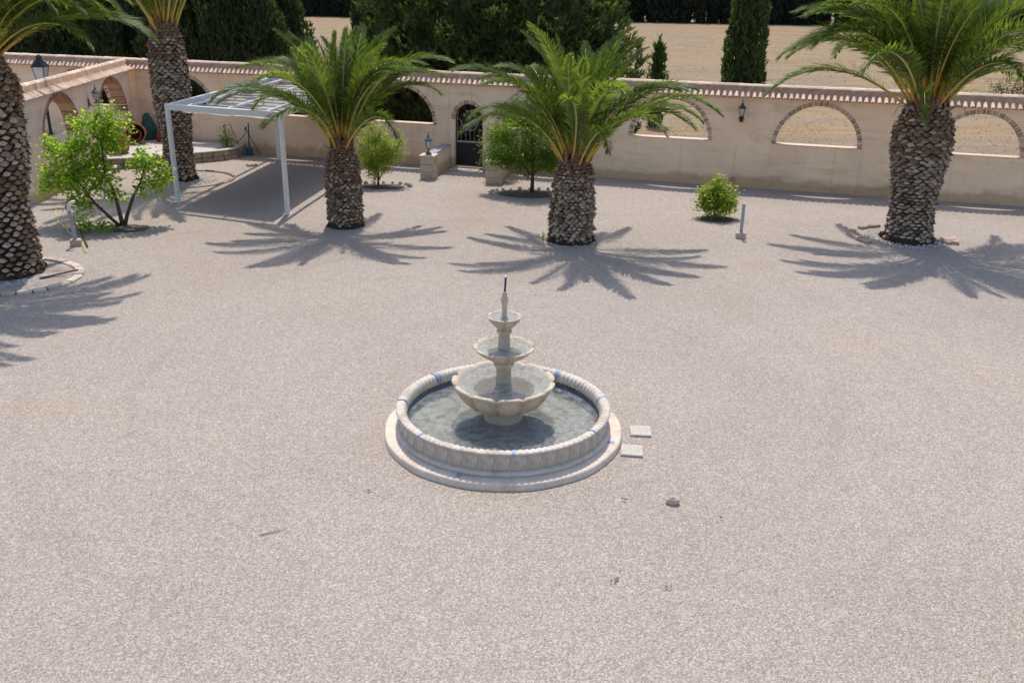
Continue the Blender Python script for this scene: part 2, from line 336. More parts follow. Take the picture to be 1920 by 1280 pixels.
# ------------------------------------------------------------------ walls with arches, coping tiles and bricks
def barrel(L, r0, r1, th, n=6):
    """one barrel tile along +x from (0) to L, radius r0 -> r1, open below"""
    m = MB(); vs = []
    for x, r in ((0, r0), (L, r1)):
        for rr in (r, r - th):
            for k in range(n+1):
                q = PI*k/n; vs.append((x, -rr*math.cos(q), rr*math.sin(q)))
    q = n+1; fs = []
    for k in range(n):
        fs += [(k, k+1, 2*q+k+1, 2*q+k), (q+k+1, q+k, 3*q+k, 3*q+k+1), (k+1, k, q+k, q+k+1), (2*q+k, 2*q+k+1, 3*q+k+1, 3*q+k)]
    fs += [(0, 2*q, 3*q, q), (n, q+n, 3*q+n, 2*q+n)]
    m.add(vs, fs); return m.mesh('barrel_tile', M['tile'])
TILE = barrel(.42, .044, .064, .014)
RIDGE = barrel(.46, .118, .108, .016)
def box_mesh(name, x, y, z, mat, c=.006):
    m = MB(); m.cbox(-x/2, x/2, -y/2, y/2, 0, z, c); return m.mesh(name, mat)
def arched_wall(name, loc, rz, s0, s1, T, arches, ztop, zr, mat, bmat, ns, label, loose=(), tile_off=.0, ridge_m=RIDGE, brick_d=.125):
    """arches: (centre, half width, height above spring, sill height or None for a door, bricks, spring height)"""
    W = empty(name, loc, rz); tag(W, label, 'wall')
    cuts = {s0, s1}
    for c, a_, h, sill, nb, sp in arches:
        for k in range(25): cuts.add(c - a_*math.cos(PI*k/24))
        cuts.add(c - a_); cuts.add(c + a_)
    x = s0
    while x < s1: cuts.add(round(x, 3)); x += .5
    cs = sorted(cuts); m = MB()
    def inside(x):
        for A in arches:
            if A[0]-A[1] + 1e-6 < x < A[0]+A[1] - 1e-6: return A
    def arc(A, x): return A[5] + A[2]*math.sqrt(max(0, 1 - ((x-A[0])/A[1])**2))
    for x0, x1 in zip(cs, cs[1:]):
        if x1 - x0 < 1e-6: continue
        A = inside((x0+x1)/2)
        spans = [(0, 0, ztop, ztop)] if not A else ([(0, 0, A[3], A[3])] if A[3] else []) + [(arc(A, x0), arc(A, x1), ztop, ztop)]
        for a0, a1, b0, b1 in spans:
            m.add([(x0,0,a0),(x1,0,a1),(x1,0,b1),(x0,0,b0)], [(0,1,2,3)])
            m.add([(x0,T,a0),(x1,T,a1),(x1,T,b1),(x0,T,b0)], [(3,2,1,0)])
        if A:
            m.add([(x0,0,arc(A,x0)),(x1,0,arc(A,x1)),(x1,T,arc(A,x1)),(x0,T,arc(A,x0))], [(0,1,2,3)])
            if A[3]: m.add([(x0,0,A[3]),(x1,0,A[3]),(x1,T,A[3]),(x0,T,A[3])], [(3,2,1,0)][::-1])
    for A in arches:
        for x, flip in ((A[0]-A[1], 1), (A[0]+A[1], 0)):
            z0 = A[3] or 0
            if A[5] > z0: m.add([(x,0,z0),(x,T,z0),(x,T,A[5]),(x,0,A[5])], [(0,1,2,3)] if flip else [(3,2,1,0)])
    for x in (s0, s1): m.add([(x,0,0),(x,T,0),(x,T,ztop),(x,0,ztop)], [(0,1,2,3)])
    m.build('wall_body', mat, W)
    # arch bricks
    for A in arches:
        c, a_, h, sill, nb, sp = A
        tot = []; N_ = 200; L = 0; prev = None
        for k in range(N_+1):
            q = PI*k/N_; p = (c - a_*math.cos(q), sp + h*math.sin(q))
            if prev: L += math.hypot(p[0]-prev[0], p[1]-prev[1])
            tot.append(L); prev = p
        bw = L/nb; bm = None
        joined = MB() if A in loose else None
        me = box_mesh('brick', bw*.80, T + .03, brick_d, bmat, .008)
        for i in range(nb):
            tgt = (i+.5)*bw; k = next(k for k in range(N_+1) if tot[k] >= tgt); q = PI*k/N_
            px, pz = c - a_*math.cos(q), sp + h*math.sin(q)
            nx_, nz = -math.cos(q)/a_, math.sin(q)/h; ang = math.atan2(nx_, nz)
            jx = R.uniform(-.006, .006)
            if joined is not None:
                Mx = Matrix.Translation((px - .012*math.sin(ang), T/2, pz - .012*math.cos(ang))) @ Matrix.Rotation(ang, 4, 'Y')
                joined.cbox(-bw*.4, bw*.4, -T/2-.015, T/2+.015, 0, brick_d, .008, M=Mx)
            else:
                link('brick', me, W, (px - .012*math.sin(ang), T/2 + jx, pz - .012*math.cos(ang)), (0, ang, 0))
        if joined is not None:
            tag(joined.build('brick_ring', bmat, W), kind='stuff')
        if sill:
            sm = MB(); sm.cbox(c-a_-.015, c+a_+.015, -.02, T+.02, sill+.002, sill+.028, .008)
            sm.build('sill', M['sill'], W)
    # coping: mortar bed, tiles down both slopes, ridge tiles
    ov = .15; ob = .04; zc = T/2
    m = MB(); prof = [(-ov+.05, ztop), (zc-.17, zr-.20), (zc-.10, zr-.02), (zc+.10, zr-.02), (zc+.15, zr-.20), (T+ob, ztop)]
    m.add([(s0, y, z) for y, z in prof] + [(s1, y, z) for y, z in prof], [(0,1,7,6),(1,2,8,7),(2,3,9,8),(3,4,10,9),(4,5,11,10),(5,0,6,11),(0,5,4,3,2,1),(6,7,8,9,10,11)])
    m.build('mortar_bed', M['mortar'], W)
    run = zc - .14 + ov; drop = (zr - .20) - (ztop + .01); sl = math.atan2(drop, run); L = math.hypot(run, drop)
    step = .175; x = s0 + .09; back = MB()
    while x < s1:
        jy, jz = R.uniform(-.012, .012), R.uniform(-.005, .005)
        o = link('tile', TILE, W, (x + R.uniform(-.008, .008), zc - .14 + jy, zr - .205 + jz))
        o.rotation_euler = (Matrix.Rotation(-PI/2 + R.uniform(-.04, .04), 3, 'Z') @ Matrix.Rotation(sl, 3, 'Y')).to_euler()
        o.scale = (L/.42, 1, 1)
        q = [Vector((x + sx, zc + .14 + t_*(T+ob-zc-.14), zr - .20 - t_*drop + sz)) for t_ in (0, 1) for sx, sz in ((-.06,0),(-.035,.05),(.035,.05),(.06,0))]
        back.add(q, [(0,1,5,4),(1,2,6,5),(2,3,7,6),(4,5,6,7)])
        x += step
    tag(back.build('back_slope_tiles', M['tile'], W), kind='stuff')
    x = s0
    while x < s1 - .1:
        o = link('ridge_tile', ridge_m, W, (x, zc, zr - .075 + R.uniform(-.004, .004)), (0, R.uniform(-.012, .004), R.uniform(-.01, .01)))
        x += .40
    return W
AR = lambda c, nb: (c, 1.185, 1.19, 1.36, nb, 1.36)
arches = [AR(-20.6, 34), AR(-16.6, 34), AR(-12.3, 40), AR(-8.15, 34), AR(-4.0, 42), (-1.6, .49, .52, None, 22, 1.58), AR(.62, 42), AR(4.97, 45), AR(9.315, 45), AR(13.7, 45), AR(18.1, 34)]
loose = [arches[0], arches[1], arches[3], arches[10]]
back_wall = arched_wall('garden_wall', (0, WY, 0), WT, -23.5, 22.5, .30, arches, 2.70, 3.05, M['stucco'], M['brick_grey'], 0,
    'long beige rendered wall across the back of the yard, with brick arches, tile coping and the gate', loose)
m = MB(); m.tube([(7.0,-.012,.26),(7.0,-.012,1.20)], .016, 6); m.build('conduit', M['stucco'], back_wall)
m = MB(); m.tube([(6.99,.0,.22),(6.99,-.03,.22)], .09, 14); m.build('round_cover', M['mortar'], back_wall)
# side wall: local x runs from its near end (beside the left palm) to the back wall, its front faces the yard
SY0 = 24.62
LV = Vector((-.0915, 1, 0)).normalized(); near_end = Vector((-10.672 - .0915*SY0, SY0, 0))
side_rz = math.atan2(LV.y, LV.x)
def side_s(y): return (y - SY0) / LV.y
def side_pt(s, d=0.0): return near_end + LV*s + Vector((-LV.y, LV.x, 0))*d      # d behind the front face
S1 = (side_s(31.85), 1.42, 1.20, 1.36, 34, 1.36); S2 = (side_s(27.2), 1.42, 1.20, 1.36, 34, 1.36)
M['brick_red'] = simple('red_brick', (.37,.20,.13), .9, .25, 9, .5, 60, island=.3, spec=.1)
side_wall = arched_wall('side_wall', near_end, side_rz, .0, side_s(34.0), .42, [S2, S1], 2.70, 3.05, M['stucco_side'], M['brick_red'], 0,
    'shorter beige wall at the left with two red brick arches, running from the back wall towards the camera')

# ------------------------------------------------------------------ fountain
FX, FY = -.1046, 11.46
F = empty('fountain', (FX, FY, .02)); tag(F, 'round three tiered stone fountain running with water in the middle of the gravel yard', 'fountain')
def wob(a, k, r, z): return (.006*math.sin(5*a+1)+.004*math.sin(13*a), 0)
m = MB(); m.lathe([(1.30,.097),(1.60,.097),(1.622,.085),(1.627,.06),(1.63,-.03)], 128, mod=wob); m.build('base_slab', M['slab'], F, True)
m = MB(); m.lathe([(0,.105),(1.30,.105)], 64); m.build('basin_floor', M['basin_floor'], F)
m = MB(); m.lathe([(1.33,.09),(1.336,.22),(1.336,.36)], 96); m.build('inner_wall', M['algae'], F, True)
m = MB(); m.lathe([(1.322,.180),(1.325,.20),(1.328,.242),(1.338,.244)], 96); m.build('waterline_band', M['waterline'], F, True)
m = MB(); m.lathe([(1.44,.09),(1.462,.10),(1.472,.125),(1.466,.15),(1.44,.163),(1.395,.165)], 128); m.build('plinth_ring', M['stone'], F, True)
m = MB(); m.lathe([(1.404,.16),(1.404,.39)], 128); m.build('basin_wall', M['stone'], F, True)
NP = 44
m = MB()       # one carved panel of the basin wall, rounded at the foot
A_ = 2*PI/NP*.5*.95; vs = []; fs = []
for i in range(7):
    a = -A_ + 2*A_*i/6; e = abs(i-3)/3
    for k, (z, r) in enumerate(((.160 + .012*e**3, 1.404), (.168 + .02*e**3, 1.418), (.27, 1.421), (.375, 1.418), (.385, 1.404))):
        rr = r - .012*(e > .99); vs.append((rr*math.cos(a), rr*math.sin(a), z))
for i in range(6):
    for k in range(4): b = i*5+k; fs.append((b, b+5, b+6, b+1))
m.add(vs, fs); pm = m.mesh('panel', M['stone'], True)
for i in range(NP): link('panel', pm, F, (0,0,0), (0,0,2*PI*i/NP))
NR = 108
def rimprof():
    return [(1.425,.385),(1.445,.388),(1.456,.398),(1.456,.412),(1.445,.422),(1.42,.428),(1.385,.428),(1.358,.420),(1.340,.405),(1.326,.38),(1.316,.345),(1.310,.31),(1.318,.288),(1.338,.282)]
def rmod(a, k, r, z):
    s_ = .5 + .5*math.cos(NR*a + (z-.37)*14); d = .017*(s_**.45) - .010
    q = math.atan2((z-.365)/.066, (r-1.36)/.09); return (d*math.cos(q), d*math.sin(q))
m = MB(); m.lathe(rimprof(), NR*6, mod=rmod); m.build('ribbed_rim', M['stone'], F, True)
def rim_patch(px_ang, wdt):
    m = MB(); pr = [(1.463,.395),(1.463,.414),(1.449,.428),(1.42,.435),(1.385,.435),(1.353,.427),(1.333,.410),(1.318,.382),(1.308,.345),(1.302,.31)]
    m.lathe(pr, 4, a0=px_ang - wdt/2, a1=px_ang + wdt/2); return m.build('blue_seam', M['blue'], F, True)
for px, py, wd in ((815,712,.062),(1047,703,.056),(750,762,.022),(1128,752,.026),(806,822,.022),(1104,813,.026),(964,849,.028)):
    ux = (px-944)/200.7; uy = -(py-766)/87.0; rim_patch(math.atan2(uy, ux), wd)
for px, py in ((1148,835),(868,899)):
    ang = math.atan2(-(py-803)/107.0, (px-942)/222.0); m = MB(); m.lathe([(1.475,.1005),(1.56,.1005)], 3, a0=ang-.022, a1=ang+.022); m.build('blue_seam', M['blue'], F)
m = MB(); m.lathe([(1.332,.222),(0,.222)], 96); m.build('basin_water', M['water'], F, True)
# pedestal, bowls, columns
m = MB(); m.lathe([(.34,.10),(.33,.16),(.27,.20),(.25,.34),(.28,.385)], 40, mod=lambda a,k,r,z: (.008*math.cos(16*a),0)); m.build('pedestal', M['stone_warm'], F, True)
def bowl(name, r0, z0, r1, z1, n, lip, depth, per, gro, cone=False):
    """petalled bowl: n petals with a sunk pointed leaf between neighbours, rolled scalloped lip, hollow inside"""
    m = MB(); H_ = z1 - z0
    key = [(r0, z0), (r0 + (r1-r0)*.28, z0 + H_*.06), (r0 + (r1-r0)*.55, z0 + H_*.22), (r0 + (r1-r0)*.80, z0 + H_*.55), (r1 - lip*.45, z0 + H_*.84)]
    if cone: key = [(r0, z0), (r0 + (r1-r0)*.20, z0 + H_*.16), (r0 + (r1-r0)*.48, z0 + H_*.38), (r0 + (r1-r0)*.78, z0 + H_*.64), (r1 - lip*.45, z0 + H_*.86)]
    out = []
    for k in range(17):
        f = k/16*4; i = min(3, int(f)); f -= i; out.append((key[i][0]*(1-f) + key[i+1][0]*f, key[i][1]*(1-f) + key[i+1][1]*f))
    lipp = [(r1 - lip*.10, z1 - lip*.42), (r1 + lip*.10, z1 - lip*.20), (r1 + lip*.05, z1 + lip*.02), (r1 - lip*.25, z1 + lip*.10), (r1 - lip*.75, z1 + lip*.02), (r1 - lip*1.15, z1 - lip*.55), (r1*.72, z1 - depth*.8), (r1*.4, z1 - depth), (0, z1 - depth)]
    prof = out + lipp
    def md(a, k, r, z):
        d = abs(((a*n/(2*PI)) % 1.0) - .5)*2; d = 1 - d       # 0 in the notch, 1 in the middle of a petal
        if k <= 16:
            t = k/16; wv = .50*t**.8
            if t < .18: return (0, 0)
            if d < wv - .07: return (-gro*.9 + gro*.55*(1 - d/wv), 0)
            if d < wv + .05: return (gro*.25, 0)
            return (-gro*.15, 0)
        if k <= 21: sc = max(0, 1 - d*2.2)**1.3; return (-lip*.60*sc, -lip*.55*sc)
        if k == 22: return (-lip*.25*max(0, 1 - d*2.2), -lip*.3*max(0, 1 - d*2.2))
        return (0, 0)
    m.lathe(prof, n*per, mod=md); o = m.build(name, M['stone_warm'], F, True)
    lf = MB(); vs = []
    for k in range(4, 17):
        t = k/16; hw = max(.02, .50*t**.8 - .10)*PI/n; r, z = out[k]; r += -gro*.55
        for sg, pr in ((-1, -gro*.25), (0, gro*.25), (1, -gro*.25)): vs.append(((r+pr)*math.cos(sg*hw), (r+pr)*math.sin(sg*hw), z))
    lf.add(vs, [(k*3+j, k*3+j+1, k*3+j+4, k*3+j+3) for k in range(12) for j in range(2)])
    lme = lf.mesh('leaf_relief', M['ochre'], True)
    for i in range(n): link('leaf_relief', lme, o, (0,0,0), (0,0,2*PI*i/n))
    return o
bowl('large_bowl', .27, .385, .695, .775, 11, .075, .20, 24, .034)
m = MB(); m.lathe([(.634,.756),(0,.756)], 48); m.build('bowl_water', M['bowl_water'], F, True)
m = MB(); m.lathe([(.13,.57),(.12,.66),(.10,.72),(.104,.76),(.098,.97),(.125,.985),(.142,1.005),(.137,1.03),(.112,1.045)], 28); m.build('lower_column', M['stone_warm'], F, True)
bowl('middle_bowl', .10, 1.035, .405, 1.262, 9, .05, .06, 22, .020, True)
m = MB(); m.lathe([(.366,1.250),(0,1.250)], 36); m.build('bowl_water', M['bowl_water'], F, True)
m = MB(); m.lathe([(.09,1.15),(.08,1.24),(.080,1.28),(.074,1.44),(.094,1.455),(.104,1.472),(.100,1.49),(.078,1.505)], 24); m.build('upper_column', M['stone_warm'], F, True)
bowl('top_bowl', .07, 1.495, .228, 1.690, 8, .034, .04, 20, .014, True)
m = MB(); m.lathe([(.203,1.682),(0,1.682)], 28); m.build('bowl_water', M['bowl_water'], F, True)
m = MB(); m.lathe([(.05,1.60),(.045,1.67),(.034,1.70),(.032,1.80),(.040,1.808),(.040,1.822),(.034,1.828),(.038,1.85),(.050,1.93),(.058,1.940),(.058,1.955),(.036,1.962),(.032,1.985),(.034,2.00),(.022,2.03),(0,2.035)], 20); m.build('finial', M['stone_warm'], F, True)
m = MB(); m.tube([(0,0,2.02),(.006,0,2.12),(.012,0,2.222)], .015, 10); pp = m.build('nozzle_pipe', M['pipe'], F, True)
m = MB(); m.tube([(.012,0,2.222),(.0125,0,2.228),(.013,0,2.245)], [.026,.027,.017], 12); m.build('pipe_cap', M['pipe_cap'], pp, True)
# falling water: thin threads and drops from the petal tips
RW = random.Random(5); m = MB()
def threads(n, r, zt, zb, spread):
    for i in range(n):
        a = RW.uniform(0, 2*PI); z = zt; dx = RW.uniform(.0, spread)
        while z > zb:
            L_ = RW.uniform(.01, .045); rr = r + dx*math.sqrt(max(0, (zt - z)/(zt - zb)))
            if RW.random() < .55:
                w_ = RW.uniform(.0012, .0028); m.tube([(rr*math.cos(a), rr*math.sin(a), z), (rr*math.cos(a), rr*math.sin(a), max(zb, z - L_))], [w_, w_*.7], 4)
            z -= L_ + RW.uniform(.01, .06)
threads(26, .235, 1.67, 1.24, .05); threads(40, .415, 1.24, .735, .06); threads(44, .70, .76, .21, .06)
for i in range(150):
    a = RW.uniform(0, 2*PI); t_ = RW.random(); r = .19*math.sqrt(t_)*RW.uniform(.8, 1.1); z = 2.25 + .03*RW.random() - .56*t_**1.4; s_ = RW.uniform(.0014, .003)
    m.tube([(r*math.cos(a), r*math.sin(a), z), (r*math.cos(a), r*math.sin(a), z - s_*4)], [s_, s_*.5], 4)
tag(m.build('water_threads', M['jet'], F, True), kind='stuff')

# ------------------------------------------------------------------ palms
def frond_mesh(cls, seed, nl=150, old=False):
    """rachis and leaflets of one feather leaf, 3.4 m long, leaving the origin in the xz plane"""
    rr = random.Random(seed); e0, bend, pw = cls; L = 3.4; n = 26
    pts = [Vector((0,0,0))]; tang = []; side = rr.uniform(-.25, .25)
    for i in range(n):
        t = (i + .5)/n; e = math.radians(e0 - bend*(t**pw)); y = side*t*.5
        d = Vector((math.cos(e)*math.cos(y), math.cos(e)*math.sin(y), math.sin(e))); tang.append(d); pts.append(pts[-1] + d*(L/n))
    tang.append(tang[-1])
    rm = MB(); rm.tube(pts, [.026*(1-i/n)**.8*(1 if i > 1 else 1.5) + .006 for i in range(n+1)], 5, t=[i/n for i in range(n+1)])
    rme = rm.mesh('frond', M['rachis'], True, True)
    lm = MB()
    def at(t):
        f = t*n; i = min(int(f), n-1); return pts[i].lerp(pts[i+1], f-i), tang[i].lerp(tang[min(i+1, n)], f-i).normalized()
    for k in range(nl):
        t = .13 + .87*(k + rr.uniform(-.3, .3))/nl; t = min(max(t, .12), .998)
        p, d = at(t); b = Vector((0,1,0)); b = (b - d*b.dot(d)).normalized(); nrm = d.cross(b)
        u = (t - .13)/.87
        ln = (.13 + .42*min(1, u/.22) if u < .22 else .55 - .02*u) * (1 - .66*max(0, (u-.5)/.5)**1.3)
        ln *= rr.uniform(.85, 1.1); fw = math.radians(58 - 30*u + rr.uniform(-7, 7))
        for sg in (-1, 1):
            lift = math.radians(rr.choice((10, 30, 46)) + rr.uniform(-8, 8))
            out = (b*sg*math.cos(lift) + nrm*math.sin(lift)).normalized()
            dr = (d*math.cos(fw) + out*math.sin(fw)).normalized()
            w_ = .0165*rr.uniform(.85, 1.2)*(1 if u > .15 else .5)
            wv = dr.cross(nrm); wv = wv.normalized() if wv.length > .01 else b
            wv = (wv*math.cos(.5) + nrm*math.sin(.5)*sg).normalized()
            q0 = p; q1 = p + dr*ln*.45 - Vector((0,0,1))*ln*.02; q2 = p + dr*ln - Vector((0,0,1))*ln*rr.uniform(.06, .22)
            lm.add([q0 - wv*w_*.4, q0 + wv*w_*.4, q1 - wv*w_, q1 + wv*w_, q2], [(0,1,3,2),(2,3,4)])
    lme = lm.mesh('leaflets', M['frond_old'] if old else M['frond'])
    return rme, lme
CLS = {'a': (87, 18, 1.8), 'b': (80, 48, 1.9), 'c': (70, 90, 1.8), 'd': (57, 102, 1.7), 'e': (40, 88, 1.6), 'f': (18, 80, 1.4), 'g': (62, 150, 1.5)}
FR = {k: [frond_mesh(c, hash_ + i*17, old=(k in 'f')) for i in range(3)] for hash_, (k, c) in enumerate(CLS.items(), 100)}
def stub_mesh(seed, w_, h_, l_, sl, cut):
    """one old leaf base: a shield that leaves the trunk outwards and upwards, with a pale cut end"""
    rr = random.Random(seed); m = MB(); j = lambda s_: rr.uniform(-s_, s_)
    b = [(-.05,-w_/2,0), (-.05,0,-h_/2), (-.05,w_/2,0), (-.05,0,h_/2)]
    e = [(l_*.8+j(.015), -w_*.42+j(.015), l_*sl+j(.02)), (l_+j(.02), -w_*.14, l_*sl-h_*.30+j(.012)), (l_+j(.02), w_*.16, l_*sl-h_*.28+j(.012)), (l_*.8+j(.015), w_*.42+j(.015), l_*sl+j(.02)), (l_*.62+j(.02), w_*.14, l_*sl+h_*.36+j(.015)), (l_*.62+j(.02), -w_*.14, l_*sl+h_*.34+j(.015))]
    c = [sum(p[i] for p in e)/6 - (.018 if i == 0 else .008 if i == 2 else 0) for i in range(3)]
    m.add(b + e, [(0,1,5,4),(1,6,5),(1,2,7,6),(2,3,8,7),(3,9,8),(3,0,4,9)])
    m.add(e + [c], [(0,1,6),(1,2,6),(2,3,6),(3,4,6),(4,5,6),(5,0,6)], 1 if cut else 0)
    return m.mesh('leaf_base', [M['stub'], M['stub_cut']])
def palm(x, y, label, prof, lean, nper, rows, crown, scale, stub, seed, rot0=0.0, shag=0.0, dead=0, cutp=.75, cutz=.6):
    rr = random.Random(seed)
    P_ = empty('palm_tree', (x, y, .0)); tag(P_, label, 'palm', 'canary palms in the gravel yard')
    zt = prof[-1][0]
    def rad(z):
        for (z0, r0), (z1, r1) in zip(prof, prof[1:]):
            if z <= z1: return r0 + (r1-r0)*(z-z0)/(z1-z0)
        return prof[-1][1]
    ax = lambda z: Vector((lean[0]*max(z/zt, 0)**1.5, lean[1]*max(z/zt, 0)**1.5, z))
    m = MB(); nz = 26; vs = []; fs = []; na = 24
    for i in range(nz+1):
        z = zt*i/nz - (.03 if i == 0 else 0)
        for k in range(na):
            a = 2*PI*k/na; r = (rad(z) - stub[2]*.55)*(1 + .03*math.sin(3*a+z*4) + rr.uniform(-.02, .02)); vs.append(ax(z) + Vector((r*math.cos(a), r*math.sin(a), 0)))
    for i in range(nz):
        for k in range(na): j = (k+1) % na; fs.append((i*na+k, i*na+j, (i+1)*na+j, (i+1)*na+k))
    vs.append(ax(zt) + Vector((0,0,.12))); fs += [(nz*na+k, nz*na+(k+1) % na, len(vs)-1) for k in range(na)]
    m.add(vs, fs); T_ = m.build('trunk', M['pbark'], P_, True)
    ms = [stub_mesh(seed*31 + i, stub[0], stub[1], stub[2]*rr.uniform(.8, 1.2), stub[3], i < 5) for i in range(8)]
    rmax = max(r for _, r in prof)
    todo = []
    for i in range(rows):
        f = (i + .5)/rows; z = .04 + (zt - .06)*f
        for k in range(nper):
            a = rot0 + 2*PI*(k + .5*(i % 2))/nper + rr.uniform(-.05, .05)*16/nper
            r = rad(z) - stub[2]*.62; s_ = rad(z)/rmax
            tl = rr.uniform(-.12, .12) + (-.35*shag*f if shag else 0) - max(0, (f-.86)/.14)*.7
            rm = Matrix.Rotation(a + rr.uniform(-.07, .07), 3, 'Z') @ Matrix.Rotation(tl, 3, 'Y') @ Matrix.Rotation(rr.uniform(-.16, .16), 3, 'X')
            k_ = s_*rr.uniform(.88, 1.10)
            p = ax(z) + Vector((r*math.cos(a), r*math.sin(a), rr.uniform(-.012, .012)))
            face = (Vector((0, 0, CAM_H)) - Vector((x, y, 0)) - p).normalized().dot(Vector((math.cos(a), math.sin(a), .3)))
            todo.append((-face, len(todo), p, rm, (k_*rr.uniform(.7, 1.3 + shag*.5), k_, k_*rr.uniform(.62, .86)), ms[rr.randrange(5)] if rr.random() < cutp*(1.0 if f < cutz else .35) else ms[5 + rr.randrange(3)]))
    todo.sort(key=lambda q: q[:2]); rest = MB()
    for j, (_, _, p, rm, k3, me) in enumerate(todo):
        if j < 300: link('leaf_base', me, T_, p, rm.to_euler(), k3)
        else:
            for po in me.polygons:
                rest.add([p + rm @ Vector((me.vertices[v_].co.x*k3[0], me.vertices[v_].co.y*k3[1], me.vertices[v_].co.z*k3[2])) for v_ in po.vertices], [tuple(range(len(po.vertices)))], po.material_index)
    if rest.v: tag(rest.build('leaf_bases', [M['stub'], M['stub_cut']], T_), kind='stuff')
    m = MB(); r0_ = rad(.05)      # ragged root mat at the foot
    m.lathe([(r0_*.9,.16),(r0_+.02,.12),(r0_+.05,.05),(r0_+.09,-.02)], 40, mod=lambda a,k,r,z: (.03*math.sin(7*a+k)+.025*math.sin(13*a+2*k), .025*math.sin(9*a+k)))
    m.build('root_mat', M['pbark'], T_)
    m = MB()
    for i in range(int(95*zt)):
        a = rr.uniform(0, 2*PI); z = zt*(.1 + .9*rr.random()**.7); r = rad(z) + rr.uniform(-.02, .03); o = Vector((math.cos(a), math.sin(a), 0)); tg = Vector((-math.sin(a), math.cos(a), 0))
        p = ax(z) + o*r; L_ = rr.uniform(.06, .20); d = (tg*rr.uniform(-1, 1) + Vector((0,0,rr.uniform(-1, .5))) + o*rr.uniform(0, .35)).normalized(); w_ = d.cross(o).normalized()*rr.uniform(.004, .012)
        m.add([p - w_, p + w_, p + d*L_], [(0,1,2)])
    tag(m.build('trunk_fibre', M['fibre'], T_), kind='stuff')
    # fibre round the bud
    m = MB(); top = ax(zt)
    for i in range(90):
        a = rr.uniform(0, 2*PI); r = rad(zt - .25)*rr.uniform(.75, 1.0); z = zt - rr.uniform(.0, .45)
        b0 = ax(z) + Vector((r*math.cos(a), r*math.sin(a), 0)); h_ = rr.uniform(.15, .42); w_ = rr.uniform(.015, .05)
        sd_ = Vector((-math.sin(a), math.cos(a), 0))*w_; rad_ = Vector((math.cos(a), math.sin(a), 0))
        b1_ = b0 + Vector((0,0,h_*.6)) + rad_*rr.uniform(-.06, .05); b2 = b0 + Vector((0,0,h_)) + rad_*rr.uniform(-.14, .10) + sd_*rr.uniform(-1, 1)
        m.add([b0 - sd_, b0 + sd_, b1_ + sd_*.7, b1_ - sd_*.7, b2], [(0,1,2,3),(3,2,4)])
    m.build('crown_fibre', M['fibre'], T_)
    # leaves from the inside out
    crown = sorted(crown, key=lambda q: q[0]); n = len(crown); ga = 2.399963
    for i, ck in enumerate(crown):
        f = i/max(1, n-1); r = rad(zt)*(.12 + .78*f); zz = zt + .10 - .34*f
        if isinstance(ck, tuple): ck, a, k_ = ck; k_ *= scale; a = math.radians(a) + rr.uniform(-.05, .05)
        else: a = rot0*3 + i*ga + rr.uniform(-.18, .18); k_ = scale*rr.uniform(.9, 1.08)
        if ck == 'a': k_ *= rr.uniform(.70, .88)
        elif ck == 'b': k_ *= rr.uniform(.84, .98)
        p = ax(zt) + Vector((r*math.cos(a), r*math.sin(a), zz - zt))
        rme, lme = rr.choice(FR[ck])
        rot = (Matrix.Rotation(a, 3, 'Z') @ Matrix.Rotation(rr.uniform(-.09, .09), 3, 'Y') @ Matrix.Rotation(rr.uniform(-.35, .35), 3, 'X')).to_euler()
        fo = link('frond', rme, P_, p, rot, k_); link('leaflets', lme, fo)
    for i in range(dead):
        a = rr.uniform(PI, 2*PI); r = rad(zt-.2); p = ax(zt-.22) + Vector((r*math.cos(a), r*math.sin(a), 0)); o = Vector((math.cos(a), math.sin(a), 0)); l_ = rr.uniform(.25, .5)
        m = MB(); m.tube([p, p + o*l_*.5 + Vector((0,0,.13)), p + o*l_*.9 + Vector((0,0,.08)), p + o*l_*1.15 + Vector((0,0,-.12))], [.03,.024,.016,.006], 5)
        m.build('dead_stalk', M['dead'], P_, True)
    return P_
crownA = list('aaabbabbcbcbccbcdcdcddcdcedededeee')
crownB = list('aaabababbcbbcbccbcdccdcdcddcdceddeded')
P1 = palm(-10.50, 18.45, 'tall thick palm at the left edge, trunk cut off by the picture edge', [(0,0.651),(0.25,0.632),(1,0.614),(1.5,0.558),(1.7,0.62),(2.6,0.72),(3.7,0.74),(4.2,0.58),(4.5,0.44)], (.06,.0), 19, 44, crownB + [('d', 0, .80), ('e', -13, .74), ('e', 20, .84), ('d', 32, .84), ('c', 9, .86), ('d', -26, .74), ('d', 15, .86), ('e', -64, .95), ('d', -43, .72), ('c', 5, .86), ('d', 45, .86), ('c', -30, .78), ('d', -8, .76), ('c', 28, .9)], 1.10, (.215,.185,.12,.5), 21, .3, .15, 0, .75, .8)
P2 = palm(-10.22, 28.18, 'tallest palm, beside the white pergola, before the corner where the walls meet', [(0,0.464),(0.3,0.424),(1.2,0.432),(2.2,0.516),(3.4,0.533),(4.1,0.473),(4.55,0.361)], (.0,.0), 19, 54, list('aaabbabbbcbcbccbcbccbcbccbcc'), 1.12, (.205,.165,.10,.5), 22, .9, .05, 0, .9, .78)
